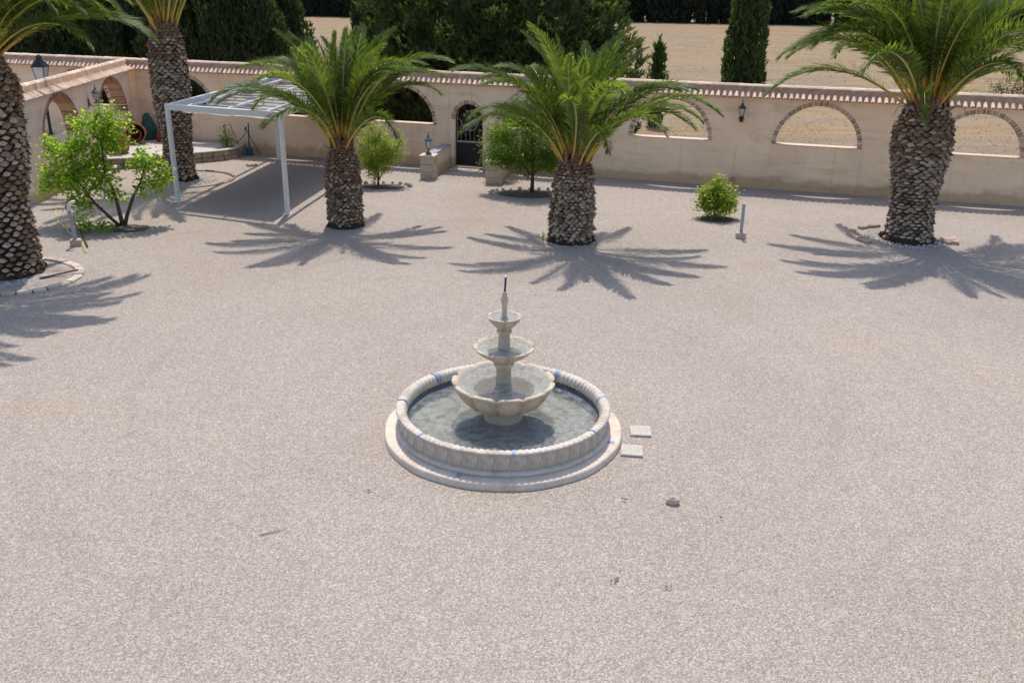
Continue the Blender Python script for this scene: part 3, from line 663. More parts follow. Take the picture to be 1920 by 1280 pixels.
P3 = palm(-4.25, 22.83, 'short palm just right of the white pergola, slimmest trunk of the five', [(0,0.405),(0.5,0.405),(1,0.414),(1.5,0.378),(1.85,0.299),(2.15,0.229)], (.0,.0), 22, 35, list('aaaaabbbbbccccd') + [('d', 185, 1.08), ('d', 203, 1.02), ('c', 172, 1.02), ('c', 192, 1), ('c', 150, 1), ('b', 165, 1), ('b', 140, 0.95), ('b', 20, 1), ('b', 45, 1), ('c', 12, 1.05), ('c', -12, 1), ('c', -4, 1.12), ('d', 25, 1), ('c', -42, 0.95), ('b', -92, 1), ('d', -55, 0.85), ('d', -125, 0.95), ('c', 60, 1), ('c', 95, 1), ('c', 120, 1), ('d', 75, 1), ('d', 150, 1), ('b', 100, 1)], .95, (.135,.125,.085,.5), 23, 1.7, .25, 2, .45)
P4 = palm(1.38, 21.75, 'short stout palm right of the citrus tree, directly behind the fountain', [(0,0.51),(0.35,0.502),(1,0.493),(1.5,0.449),(1.75,0.405),(1.98,0.334)], (.02,.0), 26, 26, list('aaaabbbbbccccd') + [('c', 180, 1.14), ('d', 206, 1), ('c', 190, 0.95), ('b', 172, 1), ('b', 158, 1), ('c', 150, 1), ('b', 28, 1.02), ('b', 50, 1), ('c', 18, 1.05), ('d', -26, 1), ('d', -8, 1.14), ('d', -44, 0.95), ('d', -78, 0.85), ('c', -110, 0.9), ('b', -85, 0.95), ('c', -20, 1), ('d', 10, 1.05), ('c', 70, 1), ('c', 105, 1), ('d', 60, 1), ('d', 120, 1), ('d', 150, 0.95), ('b', 95, 1)], .97, (.15,.15,.10,.42), 24, .2, .5, 0, .9, .8)
P5 = palm(9.76, 22.35, 'large palm at the right, thick diamond patterned trunk, white pebbles round its foot', [(0,0.605),(0.18,0.546),(0.6,0.521),(1.4,0.554),(2.2,0.671),(2.7,0.654),(3.05,0.533),(3.35,0.396)], (-.08,.0), 20, 43, list('aaaaaabbbbccccd') + [('d', 188, 1.08), ('d', 176, 1.05), ('d', 200, 1), ('c', 174, 1.05), ('c', 190, 1), ('c', 158, 1.05), ('d', 226, 0.9), ('b', 165, 1), ('b', 150, 1), ('c', 210, 0.95), ('b', 28, 1), ('b', 45, 1), ('c', -32, 0.95), ('c', 10, 1.05), ('c', 28, 1.05), ('d', 4, 1.1), ('d', -12, 1.05), ('d', -30, 1), ('g', -112, 0.5), ('d', -72, 0.8), ('b', -95, 1), ('b', -60, 0.95), ('c', -80, 0.9), ('c', 60, 1), ('c', 90, 1), ('c', 120, 1), ('d', 50, 1), ('d', 80, 1), ('d', 110, 1), ('d', 140, 1), ('e', 20, 1), ('e', 165, 0.95), ('b', 110, 1), ('b', 75, 1)], 1.14, (.225,.165,.10,.48), 25, .5, .1, 4, .9, .62)

# ------------------------------------------------------------------ rings, kerbs and pebbles at the feet of the palms
def pebble_mesh(pts, size, seed, name='pebbles', mat=None, parent=None):
    rr = random.Random(seed); m = MB()
    for (x, y, z) in pts:
        s_ = size*rr.uniform(.6, 1.3); a = rr.uniform(0, PI); ca, sa = math.cos(a), math.sin(a)
        vs = [(s_,0,0),(0,s_*.75,0),(-s_,0,0),(0,-s_*.7,0),(0,0,s_*.55),(0,0,-s_*.4)]
        vs = [(x + p[0]*ca - p[1]*sa, y + p[0]*sa + p[1]*ca, z + p[2]) for p in vs]
        m.add(vs, [(0,1,4),(1,2,4),(2,3,4),(3,0,4),(1,0,5),(2,1,5),(3,2,5),(0,3,5)])
    return m.build(name, mat or M['pebble'], parent)
def ring_pts(cx, cy, r0, r1, n, seed, z=.03, a0=0, a1=2*PI):
    rr = random.Random(seed); o = []
    for i in range(n):
        a = rr.uniform(a0, a1); r = math.sqrt(rr.uniform(r0*r0, r1*r1)); o.append((cx + r*math.cos(a), cy + r*math.sin(a), z))
    return o
tag(pebble_mesh(ring_pts(-10.50, 18.30, .68, 1.02, 300, 1), .03, 1), 'loose white pebbles round the foot of the left edge palm', 'pebbles', kind='stuff')
tag(pebble_mesh(ring_pts(9.68, 22.35, .58, .98, 330, 2), .032, 2), 'loose white pebbles round the foot of the large right palm', 'pebbles', kind='stuff')
tag(pebble_mesh(ring_pts(-10.22, 28.18, .46, 1.10, 420, 3), .034, 3), 'loose white pebbles round the foot of the palm by the pergola', 'pebbles', kind='stuff')
tag(pebble_mesh(ring_pts(1.38, 21.75, .50, .70, 70, 4), .026, 4), 'loose pale pebbles round the foot of the stout middle palm', 'pebbles', kind='stuff')
# teardrop bed edged with bricks at the left palm
def kerb_ring(pts, name, label, cat, wdt=.17, hgt=.07, gap=.012, mat=None, skip=()):
    E_ = empty(name, (0,0,0)); tag(E_, label, cat)
    for i, (p, q) in enumerate(zip(pts, pts[1:] + pts[:1])):
        if i in skip: continue
        p, q = Vector((*p, 0)), Vector((*q, 0)); d = q - p; L = d.length; c = (p + q)/2
        m = MB(); m.cbox(-L/2+gap, L/2-gap, -wdt/2, wdt/2, 0, hgt*R.uniform(.85, 1.1), .012)
        m.build('brick', mat or M['kerb'], E_, loc=(c.x, c.y, .005), rz=math.atan2(d.y, d.x) + R.uniform(-.04, .04))
    return E_
pts = []
for k in range(30):
    a = 2*PI*k/30; rx = 1.38 if math.cos(a) > 0 else 1.25; pts.append((-10.30 + rx*math.cos(a)*(1.0 if abs(math.sin(a)) < .8 else .96), 18.15 + 1.22*math.sin(a) - .18*math.cos(a)))
kr = kerb_ring(pts, 'kerb_ring', 'ring of pale kerb bricks round the bed of the left edge palm', 'kerb')
m = MB(); m.add([(-10.30,18.15,.034)] + [(p[0]*.95 - 10.30*.05, p[1]*.95 + 18.15*.05, .034) for p in pts], [(0, i+1, (i+1) % 30 + 1) for i in range(30)])
tag(m.build('soil', mottled('bed_soil', [(.3, (.20,.15,.125)), (.55, (.34,.285,.25)), (.75, (.47,.43,.40))], 5, 1.0, .8, 30), kr))
m = MB(); m.tube([(-9.62,17.92,.05), (-9.05,18.42,.10)], [.025,.014], 6); tag(m.build('dry_stick', M['bark']), 'dark dry stick lying in the kerbed bed at the left palm', 'stick')
pts = [(9.68 + 1.22*math.cos(2*PI*k/22), 22.42 + 1.12*math.sin(2*PI*k/22)) for k in range(22)]
kerb_ring(pts, 'stone_ring', 'broken ring of low pinkish stones round the large right palm', 'kerb', .16, .09, .02, M['rubble'], skip=(0,1,4,5,8,13,14,15,16,17,18,19))
m = MB(); m.cbox(-.20, .22, -.17, .17, 0, .12, .05); o = m.build('flat_stone', simple('pink_stone', (.46,.31,.26), .9, .2, 8, .6, 25), loc=(10.62, 22.05, .01), rz=.5)
tag(o, 'pinkish flat stone at the right foot of the large palm', 'stone')
pts = [(1.38 + .72*math.cos(2*PI*k/26), 21.72 + .68*math.sin(2*PI*k/26)) for k in range(26)]
kerb_ring(pts, 'kerb_ring', 'thin sunken kerb round the stout palm behind the fountain', 'kerb', .04, .04, .004, M['rubble'], skip=(3,4,5,6,7,8,9,10,12,13,14,15,25,0,1))
pts = [(-10.1 + 1.45*math.cos(2*PI*k/26), 28.2 + 1.35*math.sin(2*PI*k/26)) for k in range(26)]
kerb_ring(pts, 'kerb_ring', 'low brown kerb round the palm by the pergola', 'kerb', .08, .06, .006, M['rubble'], skip=(12,13,14,15,16,17,18,19))
m = MB(); m.tube([(.70,21.30,0), (.69,21.30,.16), (.70,21.31,.30)], [.012,.010,.006], 5)
for k in range(6):
    z = .10 + .035*k; a = k*2.1; m.add([(.70,21.30,z), (.70+.05*math.cos(a),21.30+.05*math.sin(a),z+.03), (.70+.02*math.cos(a),21.30+.02*math.sin(a),z+.10)], [(0,1,2)])
tag(m.build('green_shoot', M['lemon']), 'thin green shoot standing at the left foot of the stout palm', 'plant')

# ------------------------------------------------------------------ pergola
def beam(m, p, q, wdt, hgt, mt=0):
    p, q = Vector(p), Vector(q); d = (q - p); L = d.length; d.normalize(); sd_ = Vector((d.y, -d.x, 0)); sd_ = sd_.normalized() if sd_.length > .01 else Vector((1,0,0)); up = sd_.cross(d).normalized()
    vs = [p + sd_*a*wdt/2 + up*b*hgt/2 for a, b in ((-1,-1),(1,-1),(1,1),(-1,1))] + [q + sd_*a*wdt/2 + up*b*hgt/2 for a, b in ((-1,-1),(1,-1),(1,1),(-1,1))]
    m.add(vs, [(3,2,1,0),(4,5,6,7),(0,1,5,4),(1,2,6,5),(2,3,7,6),(3,0,4,7)], mt)
PG = empty('pergola', (-7.6, 24.6, 0)); tag(PG, 'white metal pergola with a pale folding awning, between the two left palms', 'pergola')
off = Vector((-7.6, 24.6, 0))
FL, FR_ = Vector((-9.28, 25.15, 0)), Vector((-5.97, 23.92, 0)); RL, RR_ = Vector((-8.45, 32.68, 0)), Vector((-5.05, 31.72, 0))
up = lambda v, z: Vector((v.x, v.y, z)) - off
for c in (FL, FR_):
    m = MB(); M_ = Matrix.Translation(c - off) @ Matrix.Rotation(math.atan2(FR_.y-FL.y, FR_.x-FL.x), 4, 'Z'); m.box(-.05, .05, -.05, .05, 0, 2.50, M=M_); m.build('post', M['white'], PG)
    m = MB(); m.box(-.10, .10, -.10, .10, 0.012, .034, M=M_); m.build('foot_plate', M['white'], PG)
for a, b, nm, hh in ((FL, FR_, 'front_beam', .15), (FL, RL, 'side_beam', .13), (FR_, RR_, 'side_beam', .13), (RL, RR_, 'rear_beam', .12)):
    m = MB(); d = (b - a).normalized(); ex = .05 if nm == 'front_beam' else (-.053 if nm == 'side_beam' else -.06)
    beam(m, up(a - d*ex, 2.575), up(b + d*(ex if nm != 'side_beam' else 0), 2.575), .10, hh); m.build(nm, M['white'], PG)
for f in (.16, .52, .86):
    a, b = FL.lerp(FR_, f), RL.lerp(RR_, f); d = (b-a).normalized(); m = MB(); beam(m, up(a + d*.06, 2.60), up(b - d*.06, 2.60), .05, .06); m.build('guide_rail', M['white'], PG)
m = MB(); nu, nv = 60, 120; vs = []     # awning cloth hanging in folds between the guide rails
for j in range(nv+1):
    for i in range(nu+1):
        u = .075 + .85*i/nu; v_ = .03 + .93*j/nv
        p = FL.lerp(FR_, u).lerp(RL.lerp(RR_, u), v_); z = 2.52 - .10*abs(math.sin(v_*PI*11)) - .02*math.sin(u*PI*3)**2
        vs.append(Vector((p.x, p.y, z)) - off)
fs = [(j*(nu+1)+i, j*(nu+1)+i+1, (j+1)*(nu+1)+i+1, (j+1)*(nu+1)+i) for j in range(nv) for i in range(nu)]
m.add(vs, fs); m.build('awning', M['canvas'], PG, True)
for k in range(12):
    v_ = .03 + .93*k/11; m = MB(); a = FL.lerp(RL, v_); b = FR_.lerp(RR_, v_); beam(m, up(a.lerp(b, .07), 2.555), up(a.lerp(b, .93), 2.555), .035, .03); m.build('batten', M['greymetal'], PG)
m = MB(); m.box(-.065, .065, -.05, .05, 0, 1.22); tag(m.build('post', M['white'], loc=(-8.02, 31.55, .0), rz=-.27), 'short free standing white post under the pergola near the back wall', 'post')
m = MB(); m.cbox(-.16, .16, -.14, .14, 0, .10, .04); tag(m.build('stone', M['rubble'], loc=(-8.7, 30.55, .01), rz=.7), 'brown stone on the gravel under the pergola beside the terrace plant', 'stone')

# ------------------------------------------------------------------ gate in the narrow arch
def wl(s, d, z=0): p = wall_pt(s, d); return (p.x, p.y, z)
G = empty('iron_gate', wl(-1.6, .16, .02), WT); tag(G, 'black arched iron gate with painted roses, in the narrow arch of the back wall', 'gate')
ra, rh, spz = .47, .50, 1.56
m = MB()
outer = [(-ra, .03)] + [(-ra*math.cos(PI*k/20), spz + rh*math.sin(PI*k/20)) for k in range(21)] + [(ra, .03)]
m.tube([(x, 0, z) for x, z in outer], .022, 6); m.build('gate_frame', M['black'], G)
m = MB(); m.box(-ra, ra, -.012, .012, .05, .80); m.build('lower_panel', M['black'], G)
m = MB(); m.box(-ra, ra, -.025, .025, .80, .84); m.build('mid_rail', M['iron_grey'], G)
m = MB(); m.box(-ra, ra, -.022, .022, .02, .06); m.build('bottom_rail', M['iron_grey'], G)
for k in range(5):
    x = -.31 + .155*k; top = 1.30 if k == 2 else 1.18 + .05*abs(k-2); m = MB(); m.tube([(x, 0, .84), (x, 0, top)], .009, 5); m.build('bar', M['iron_grey'], G)
m = MB(); m.tube([(.30*math.cos(q), -.02, 1.50 + .30*math.sin(q)) for q in [PI*1.0 + PI*1.0*k/20 for k in range(21)]], .016, 6); m.build('curved_bar', M['iron_grey'], G)
for x in (-1, 1):
    m = MB(); m.tube([(x*.30, -.02, 1.50), (x*.36, -.02, 1.57), (x*.42, -.02, 1.55), (x*.44, -.02, 1.50)], .012, 5); m.build('scroll', M['iron_grey'], G)
    m = MB(); m.tube([(x*.03, -.02, 1.22), (x*.10, -.02, 1.42), (x*.20, -.02, 1.40), (x*.16, -.02, 1.33)], .012, 5); m.build('scroll', M['iron_grey'], G)
for x, z in ((-.17, 1.70), (-.07, 1.82), (.06, 1.83), (.20, 1.69)):
    m = MB(); m.tube([(0, -.02, 1.25), (x*.5, -.02, 1.45), (x, -.02, z - .03)], .008, 5); st = m.build('rose_stem', M['iron_grey'], G)
    m = MB()
    for k in range(7):
        a = 2*PI*k/7; c_ = Vector((x + .03*math.cos(a), -.035, z + .03*math.sin(a))); m.add([c_ + Vector((.028*math.cos(q), -.02*(1 if j % 2 else .3), .028*math.sin(q))) for j, q in enumerate([2*PI*i/6 for i in range(6)])] + [c_ + Vector((0,-.03,0))], [(i, (i+1) % 6, 6) for i in range(6)])
    m.lathe([(.001,0),(.03,.0)], 8, c=(x, -.03, z)); m.build('rose', M['flower'], st)
m = MB(); m.box(-.05, -.02, -.05, 0, .95, 1.13); m.box(-.06, -.03, -.09, -.05, 1.02, 1.05)
bm_ = m.build('lock_plate', M['iron_grey'], G, loc=(-.38, 0, 0))
for i in range(3):
    for j in range(2):
        m = MB(); m.cbox(-.155, .155, -.14, .14, 0, .03, .004); o = m.build('threshold_tile', M['patio'], None, loc=wl(-1.6 + (i-1)*.32, -.16 - .29*j, .012), rz=WT)
        tag(o, None, None); o['label'] = ('left', 'middle', 'right')[i] + ' pale square paving tile of the ' + ('inner row against the black gate', 'outer row before the black gate')[j]; o['category'] = 'paving tile'; o['group'] = 'paving tiles at the foot of the gate'

# ------------------------------------------------------------------ low walls with pillars either side of the gate path
def low_wall(name, label, p0, p1, wdt, h, ph, pw):
    p0, p1 = Vector((*p0, 0)), Vector((*p1, 0)); d = p1 - p0; L = d.length; a = math.atan2(d.y, d.x)
    E_ = empty(name, p0, a); tag(E_, label, 'low wall')
    m = MB(); m.box(pw/2, L, -wdt/2, wdt/2, -.01, h); m.build('wall_body', M['stucco'], E_)
    m = MB(); m.cbox(pw/2 + .002, L, -wdt/2-.02, wdt/2+.02, h+.002, h+.04, .01); m.build('coping', M['hut'] if 'lantern' in label else M['sill'], E_)
    z = 0; k = 0
    while z < ph - .05:
        hh = ph/3; m = MB(); m.cbox(-pw/2, pw/2 - .002, -pw/2, pw/2, z + .004, z + hh - .002, .012); m.build('block', M['pillar'], E_); z += hh
    m = MB(); m.cbox(-pw/2-.03, pw/2+.03, -pw/2-.03, pw/2+.03, ph + .002, ph + .05, .012); m.build('cap', M['sill'], E_); return E_
M['pillar'] = mottled('sandstone_block', [(.3, (.44,.34,.26)), (.7, (.60,.49,.39))], 5, bscale=45)
low_wall('low_wall', 'low wall left of the gate path, its front pillar carrying a small lantern', (-2.70, 29.05), (-2.28, 30.98), .26, .72, .70, .44)
low_wall('low_wall', 'low planter wall right of the gate path with a leafy plant spilling over it', (-.62, 28.42), (-.28, 30.40), .34, .56, .66, .48)
m = MB(); m.box(-.40, .42, -.16, .16, .60, .66)
# ------------------------------------------------------------------ lanterns
def lantern(name, loc, s_, label, cat, wall_dir=None, mat='lantern_green', post=.16):
    E_ = empty(name, loc); tag(E_, label, cat)
    m = MB(); m.lathe([(0,0),(.09*s_,0),(.085*s_,.02),(.03*s_,.05),(.022*s_,post),(.05*s_,post+.02),(.05*s_,post+.03)], 12); m.build('base', M[mat], E_, True)
    z0 = post + .03; m = MB(); m.lathe([(.052*s_, z0), (.085*s_, z0 + .20*s_)], 6, cap=False); m.build('glass_pane', M['glass'], E_)
    for k in range(6):
        a = 2*PI*k/6; m = MB(); m.tube([(.056*s_*math.cos(a), .056*s_*math.sin(a), z0), (.090*s_*math.cos(a), .090*s_*math.sin(a), z0 + .20*s_)], .007*s_, 4); m.build('corner_bar', M[mat], E_)
    z1 = z0 + .20*s_; m = MB(); m.lathe([(.115*s_, z1),(.11*s_, z1+.02),(.07*s_, z1+.07*s_),(.03*s_, z1+.10*s_),(.035*s_, z1+.125*s_),(.014*s_, z1+.15*s_),(.008*s_, z1+.24*s_),(0, z1+.25*s_)], 12); m.build('roof', M[mat], E_, True)
    if wall_dir is not None:
        d = Vector(wall_dir); m = MB(); m.tube([d*.22*s_ + Vector((0,0,.02)), d*.12*s_ + Vector((0,0,-.10*s_)), Vector((0,0,-.06*s_)), Vector((0,0,.01))], .014*s_, 6); m.build('bracket', M[mat], E_, True)
        m = MB(); m.box(-.05*s_, .05*s_, -.008, .008, -.12*s_, .12*s_); o = m.build('wall_plate', M[mat], E_, loc=d*.22*s_, rz=math.atan2(d.y, d.x) + PI/2)
    return E_
lantern('pillar_lantern', (-2.70, 29.05, .77), 1.15, 'small green lantern standing on the pillar left of the gate', 'lantern', post=.14)
lantern('wall_lantern', wl(7.08, -.24, 2.10), 1.05, 'dark lantern on the back wall between two arches right of the middle', 'lantern', (-SW, CW, 0), 'black', .06)
p = side_pt(side_s(29.6), -.26); lantern('wall_lantern', (p.x, p.y, 2.08), 1.1, 'dark lantern on the left side wall between its two arches', 'lantern', (-LV.y, LV.x, 0), 'lantern_green', .06)
# street lamp in the next yard, seen over and through the side wall
SLx, SLy = -17.05, 34.3
SL = empty('street_lamp', (SLx, SLy, -.22)); tag(SL, 'black street lamp with a big four sided lantern behind the left side wall', 'street lamp')
m = MB(); m.lathe([(.16,0),(.16,.10),(.11,.14),(.10,.55),(.07,.60),(.055,.7),(.05,2.15),(.07,2.17),(.07,2.22),(.03,2.26),(.03,2.34)], 14); m.build('pole', M['black'], SL, True)
q = [(-1,-1),(1,-1),(1,1),(-1,1)]; zb, zt_ = 2.36, 2.95; rb, rt = .115, .20
m = MB(); m.add([(rb*a, rb*b, zb) for a, b in q] + [(rt*a, rt*b, zt_) for a, b in q], [(0,1,5,4),(1,2,6,5),(2,3,7,6),(3,0,4,7)])
m.build('glass_pane', M['glass'], SL)
for a, b in q:
    m = MB(); m.tube([(rb*a*1.02, rb*b*1.02, zb), (rt*a*1.02, rt*b*1.02, zt_)], .014, 4); m.build('corner_bar', M['black'], SL)
m = MB(); m.add([(  .235*a, .235*b, zt_) for a, b in q] + [(.22*a, .22*b, zt_+.04) for a, b in q] + [(.08*a, .08*b, zt_+.25) for a, b in q] + [(.07*a, .07*b, zt_+.30) for a, b in q] + [(.08*a, .08*b, zt_+.36) for a, b in q] + [(.02*a, .02*b, zt_+.42) for a, b in q],
    [(3,2,1,0)] + [(r*4+i, r*4+(i+1) % 4, r*4+4+(i+1) % 4, r*4+4+i) for r in range(5) for i in range(4)] + [(20,21,22,23)]); m.build('roof', M['black'], SL)
m = MB(); m.box(-rb-.015, rb+.015, -rb-.015, rb+.015, zb-.03, zb-.002); m.build('lantern_base', M['black'], SL)

# ------------------------------------------------------------------ bollard lights, slabs, rock, hose and litter
def bollard(loc, rz, tilt, label, hook=False):
    E_ = empty('bollard_light', loc, rz); tag(E_, label, 'bollard light', 'bollard lights on stone blocks')
    m = MB(); m.cbox(-.12, .12, -.09, .09, -.02, .15, .02); m.build('stone_base', M['block'], E_)
    m = MB(); T_ = Matrix.Translation((0,0,.152)) @ Matrix.Rotation(tilt, 4, 'Y'); m.box(-.035, .035, -.035, .035, 0, .66, M=T_); m.build('post', M['greymetal'], E_)
    if hook:
        m = MB(); m.tube([T_ @ Vector(p) for p in ((0,0,.66),(.02,0,.78),(.09,0,.84),(.17,0,.86))], [.04,.04,.036,.03], 8); m.build('lamp_head', M['white'], E_, True)
    else:
        m = MB(); m.box(-.037, .037, -.037, .037, .66, .70, M=T_); m.build('lamp_head', M['greymetal'], E_)
bollard((5.58, 22.15, .02), -.1, .0, 'straight grey bollard light beside the small round shrub at the right')
bollard((-10.05, 20.55, .02), .3, -.06, 'grey bollard light with a bent white head in front of the light green tree', True)
SB = Matrix
for i, (x, y, a, lab) in enumerate(((1.80, 11.50, -.06, 'square stone slab in the gravel right of the fountain, the farther of the two'), (1.615, 10.92, -.12, 'square stone slab in the gravel right of the fountain, the nearer one'))):
    m = MB(); m.cbox(-.145, .145, -.15, .15, 0, .03, .008); tag(m.build('stone_slab', M['slab2'] if 'slab2' in M else M['patio'], loc=(x, y, .022), rz=a), lab, 'stone slab', 'stone slabs right of the fountain')
def rock(name, loc, sx, sy, sz, seed, mat, label, cat):
    rr = random.Random(seed); m = MB(); n = 9; vs = []
    for k, (r, z) in enumerate(((.75,0),(1,.3),(.92,.65),(.55,.95))):
        for i in range(n): a = 2*PI*i/n; q_ = r*rr.uniform(.82, 1.12); vs.append((sx*q_*math.cos(a), sy*q_*math.sin(a), sz*(z + rr.uniform(-.08, .08)) - .01))
    vs.append((0,0,sz)); fs = [(k*n+i, k*n+(i+1) % n, (k+1)*n+(i+1) % n, (k+1)*n+i) for k in range(3) for i in range(n)] + [(3*n+i, 3*n+(i+1) % n, 4*n) for i in range(n)]
    m.add(vs, fs); return tag(m.build(name, mat, loc=loc), label, cat)
M['rock'] = simple('beige_rock', (.50,.39,.32), .9, .2, 12, .6, 40)
rock('rock', (1.955, 9.62, .02), .085, .06, .11, 3, M['rock'], 'fist sized beige rock lying on the gravel in front of the fountain at the right', 'rock')
m = MB(); m.tube([(-9.55,19.9,.03),(-10.1,20.9,.03),(-10.75,21.7,.03),(-11.0,22.1,.035),(-11.4,22.6,.03),(-11.9,23.5,.03),(-12.2,24.2,.03),(-12.3,24.9,.03)], .018, 6); tag(m.build('garden_hose', M['yellow'], smooth=True), 'thin yellow garden hose lying on the gravel along the left wall', 'hose')
m = MB(); m.tube([(-9.7,20.35,.05),(-10.4,21.6,.05),(-11.2,22.9,.05),(-12.0,24.3,.05),(-12.4,25.3,.05)], .016, 6); tag(m.build('dark_tube', M['bark'], smooth=True), 'dark tube lying beside the yellow hose at the left', 'pipe')  # plain dark tube running alongside the hose
def litter(loc, label, s_, seed, kind='dry_leaf', mt='dryleaf'):
    rr = random.Random(seed); m = MB()
    for k in range(5):
        c_ = Vector((rr.uniform(-1,1)*s_, rr.uniform(-1,1)*s_*.7, rr.uniform(.004, .02))); a = rr.uniform(0, PI); d = Vector((math.cos(a), math.sin(a), rr.uniform(-.1,.3)))*s_*.8; e = Vector((-math.sin(a), math.cos(a), .1))*s_*.25
        m.add([c_-d, c_+e+Vector((0,0,.008)), c_+d, c_-e], [(0,1,2,3)])
    tag(m.build(kind, M[mt], loc=loc), label, 'dry leaf', 'dry leaves lying on the gravel')
litter((1.375, 9.65, .035), 'small dark dry leaf on the gravel just in front of the fountain slab', .030, 1)
litter((1.10, 8.05, .035), 'brown dry leaf on the bare gravel near the bottom middle', .040, 2)
litter((1.645, 7.95, .035), 'reddish dry leaf on the bare gravel, the nearer and right of the bottom two', .030, 3)
litter((-1.70, 9.78, .035), 'dark dry leaf on the gravel left of the fountain front', .026, 4)
litter((2.45, 9.3, .035), 'tiny dark leaf on the gravel right of the beige rock', .022, 5)
m = MB(); m.tube([(-2.78,8.80,.03),(-2.62,8.86,.04),(-2.50,8.93,.034)], [.006,.007,.003], 5); tag(m.build('twig', M['dead']), 'short pale twig on the gravel in front and left of the fountain', 'twig')
m = MB(); m.box(-.02,.02,-.02,.02,0,.26); m.box(-.05,.05,-.022,.022,.20,.26); tag(m.build('marker_stake', simple('orange_stake', (.42,.20,.10), .8), loc=(-6.05, 29.6, .01)), 'small orange wooden stake on the gravel right of the pergola', 'stake')

rr = random.Random(19); m = MB()
for i in range(150):
    x, y = rr.uniform(-9, 11), rr.uniform(7, 27)
    if math.hypot(x-FX, y-FY) < 1.8: continue
    s_ = rr.uniform(.008, .022); a = rr.uniform(0, PI); d = Vector((math.cos(a)*s_, math.sin(a)*s_, rr.uniform(0, .006))); e = Vector((-math.sin(a), math.cos(a), .2))*s_*.4; c_ = Vector((x, y, .034))
    m.add([c_-d, c_+e, c_+d, c_-e], [(0,1,2,3)])
tag(m.build('leaf_litter', M['dryleaf']), 'tiny scattered bits of dry leaf over the gravel', 'litter', kind='stuff')

# ------------------------------------------------------------------ raised terrace in the corner, pots and tools
TR = empty('terrace', (-11.8, 32, 0)); tag(TR, 'raised paved terrace with a rough stone edge in the corner of the walls', 'terrace')
te = [(-13.30,29.55),(-12.60,29.75),(-11.9,30.1),(-11.2,30.6),(-10.5,31.05),(-9.9,31.5),(-9.62,32.0),(-9.60,32.95)]
tb = [(-13.80,34.05),(-13.42,29.55)]; th = .34
m = MB(); poly = te + tb; m.add([(x+11.8, y-32, th) for x, y in poly], [tuple(range(len(poly)))]); m.build('paving', M['patio'], TR)
for i, (p, q) in enumerate(zip(te, te[1:])):
    p, q = Vector((*p,0)), Vector((*q,0)); d = q - p; nst = max(2, round(d.length/.36)); a = math.atan2(d.y, d.x)
    for k in range(nst):
        for row in (0, 1):
            f0, f1 = (k + (.0 if row else .0))/nst, (k+1)/nst; L = d.length/nst; c = p + d*(k+.5)/nst
            h0 = .0 if row == 0 else .165; m = MB(); m.cbox(-L/2+.006, L/2-.006, -.05-R.uniform(0,.03), .14, h0+.003, (h0 + .158) if row == 0 else th - .012, .025)
            m.build('stone', M['rubble'], TR, loc=(c.x+11.8, c.y-32, 0), rz=a)
    m = MB(); L = d.length; c = (p+q)/2; m.cbox(-L/2+.004, L/2-.004, -.09, .20, th-.009, th+.032, .008); m.build('edge_slab', M['patio'], TR, loc=(c.x+11.8, c.y-32, 0), rz=a)
for k, (x, y, z) in enumerate(((-13.0,29.05,.17),(-12.95,28.62,.085))):
    m = MB(); m.cbox(-.42, .42, -.20, .20, 0, z, .03); m.build('step', M['rubble'], TR, loc=(x+11.8, y-32, 0), rz=.28)
    m = MB(); m.cbox(-.43, .43, -.21, .21, 0, .03, .008); m.build('step_slab', M['patio'], TR, loc=(x+11.8, y-32, z+.002), rz=.28)
def potprof(s_): return [(0,0),(.20*s_,0),(.27*s_,.12*s_),(.30*s_,.36*s_),(.285*s_,.42*s_),(.32*s_,.44*s_),(.32*s_,.50*s_),(.28*s_,.50*s_),(.27*s_,.42*s_),(.255*s_,.30*s_)]
PT = empty('flower_pot', (-13.05, 30.75, th)); tag(PT, 'terracotta pot with a thin dry plant, standing on the terrace behind the light green tree', 'flower pot')
m = MB(); m.lathe(potprof(1.0), 24); m.build('pot', M['terra'], PT, True); m = MB(); m.lathe([(0,.40),(.265,.40)], 20); m.build('soil', M['soil'], PT)
rp = random.Random(8); m = MB(); lv = MB()
for k in range(7):
    a = rp.uniform(0, 6.28); tp = Vector((.16*math.cos(a), .16*math.sin(a), rp.uniform(.9, 1.55))); m.tube([(0,0,.40), tp*.6, tp], [.012,.008,.004], 4)
    for j in range(16):
        c_ = tp*rp.uniform(.5, 1.0) + Vector((rp.uniform(-.1,.1), rp.uniform(-.1,.1), rp.uniform(-.05,.1))); d = Vector((rp.uniform(-1,1), rp.uniform(-1,1), rp.uniform(-.3,.6))).normalized()*.05; e = d.cross(Vector((0,0,1)))*.5
        lv.add([c_-d, c_+e, c_+d, c_-e], [(0,1,2,3)])
m.build('stem', M['bark'], PT); lv.build('foliage', M['lemon'], PT)
def lying_pot(name, loc, s_, rz, pitch, label):
    E_ = empty(name, loc); E_.rotation_euler = (Matrix.Rotation(rz, 3, 'Z') @ Matrix.Rotation(pitch, 3, 'X')).to_euler(); tag(E_, label, 'flower pot')
    m = MB(); m.lathe(potprof(s_), 24); m.build('pot', M['terra'], E_, True); m = MB(); m.lathe([(0,.12*s_),(.22*s_,.12*s_)], 20); m.build('pot_floor', M['terra_in'], E_)
lying_pot('flower_pot', (-13.27, 32.95, th + .33), 1.06, .18, PI/2 - .12, 'large terracotta pot lying on its side on the terrace, mouth towards the camera')
lying_pot('flower_pot', (-13.255, 32.72, th + .31), .66, .18, PI/2 - .12, 'smaller terracotta pot nested inside the large lying pot on the terrace')
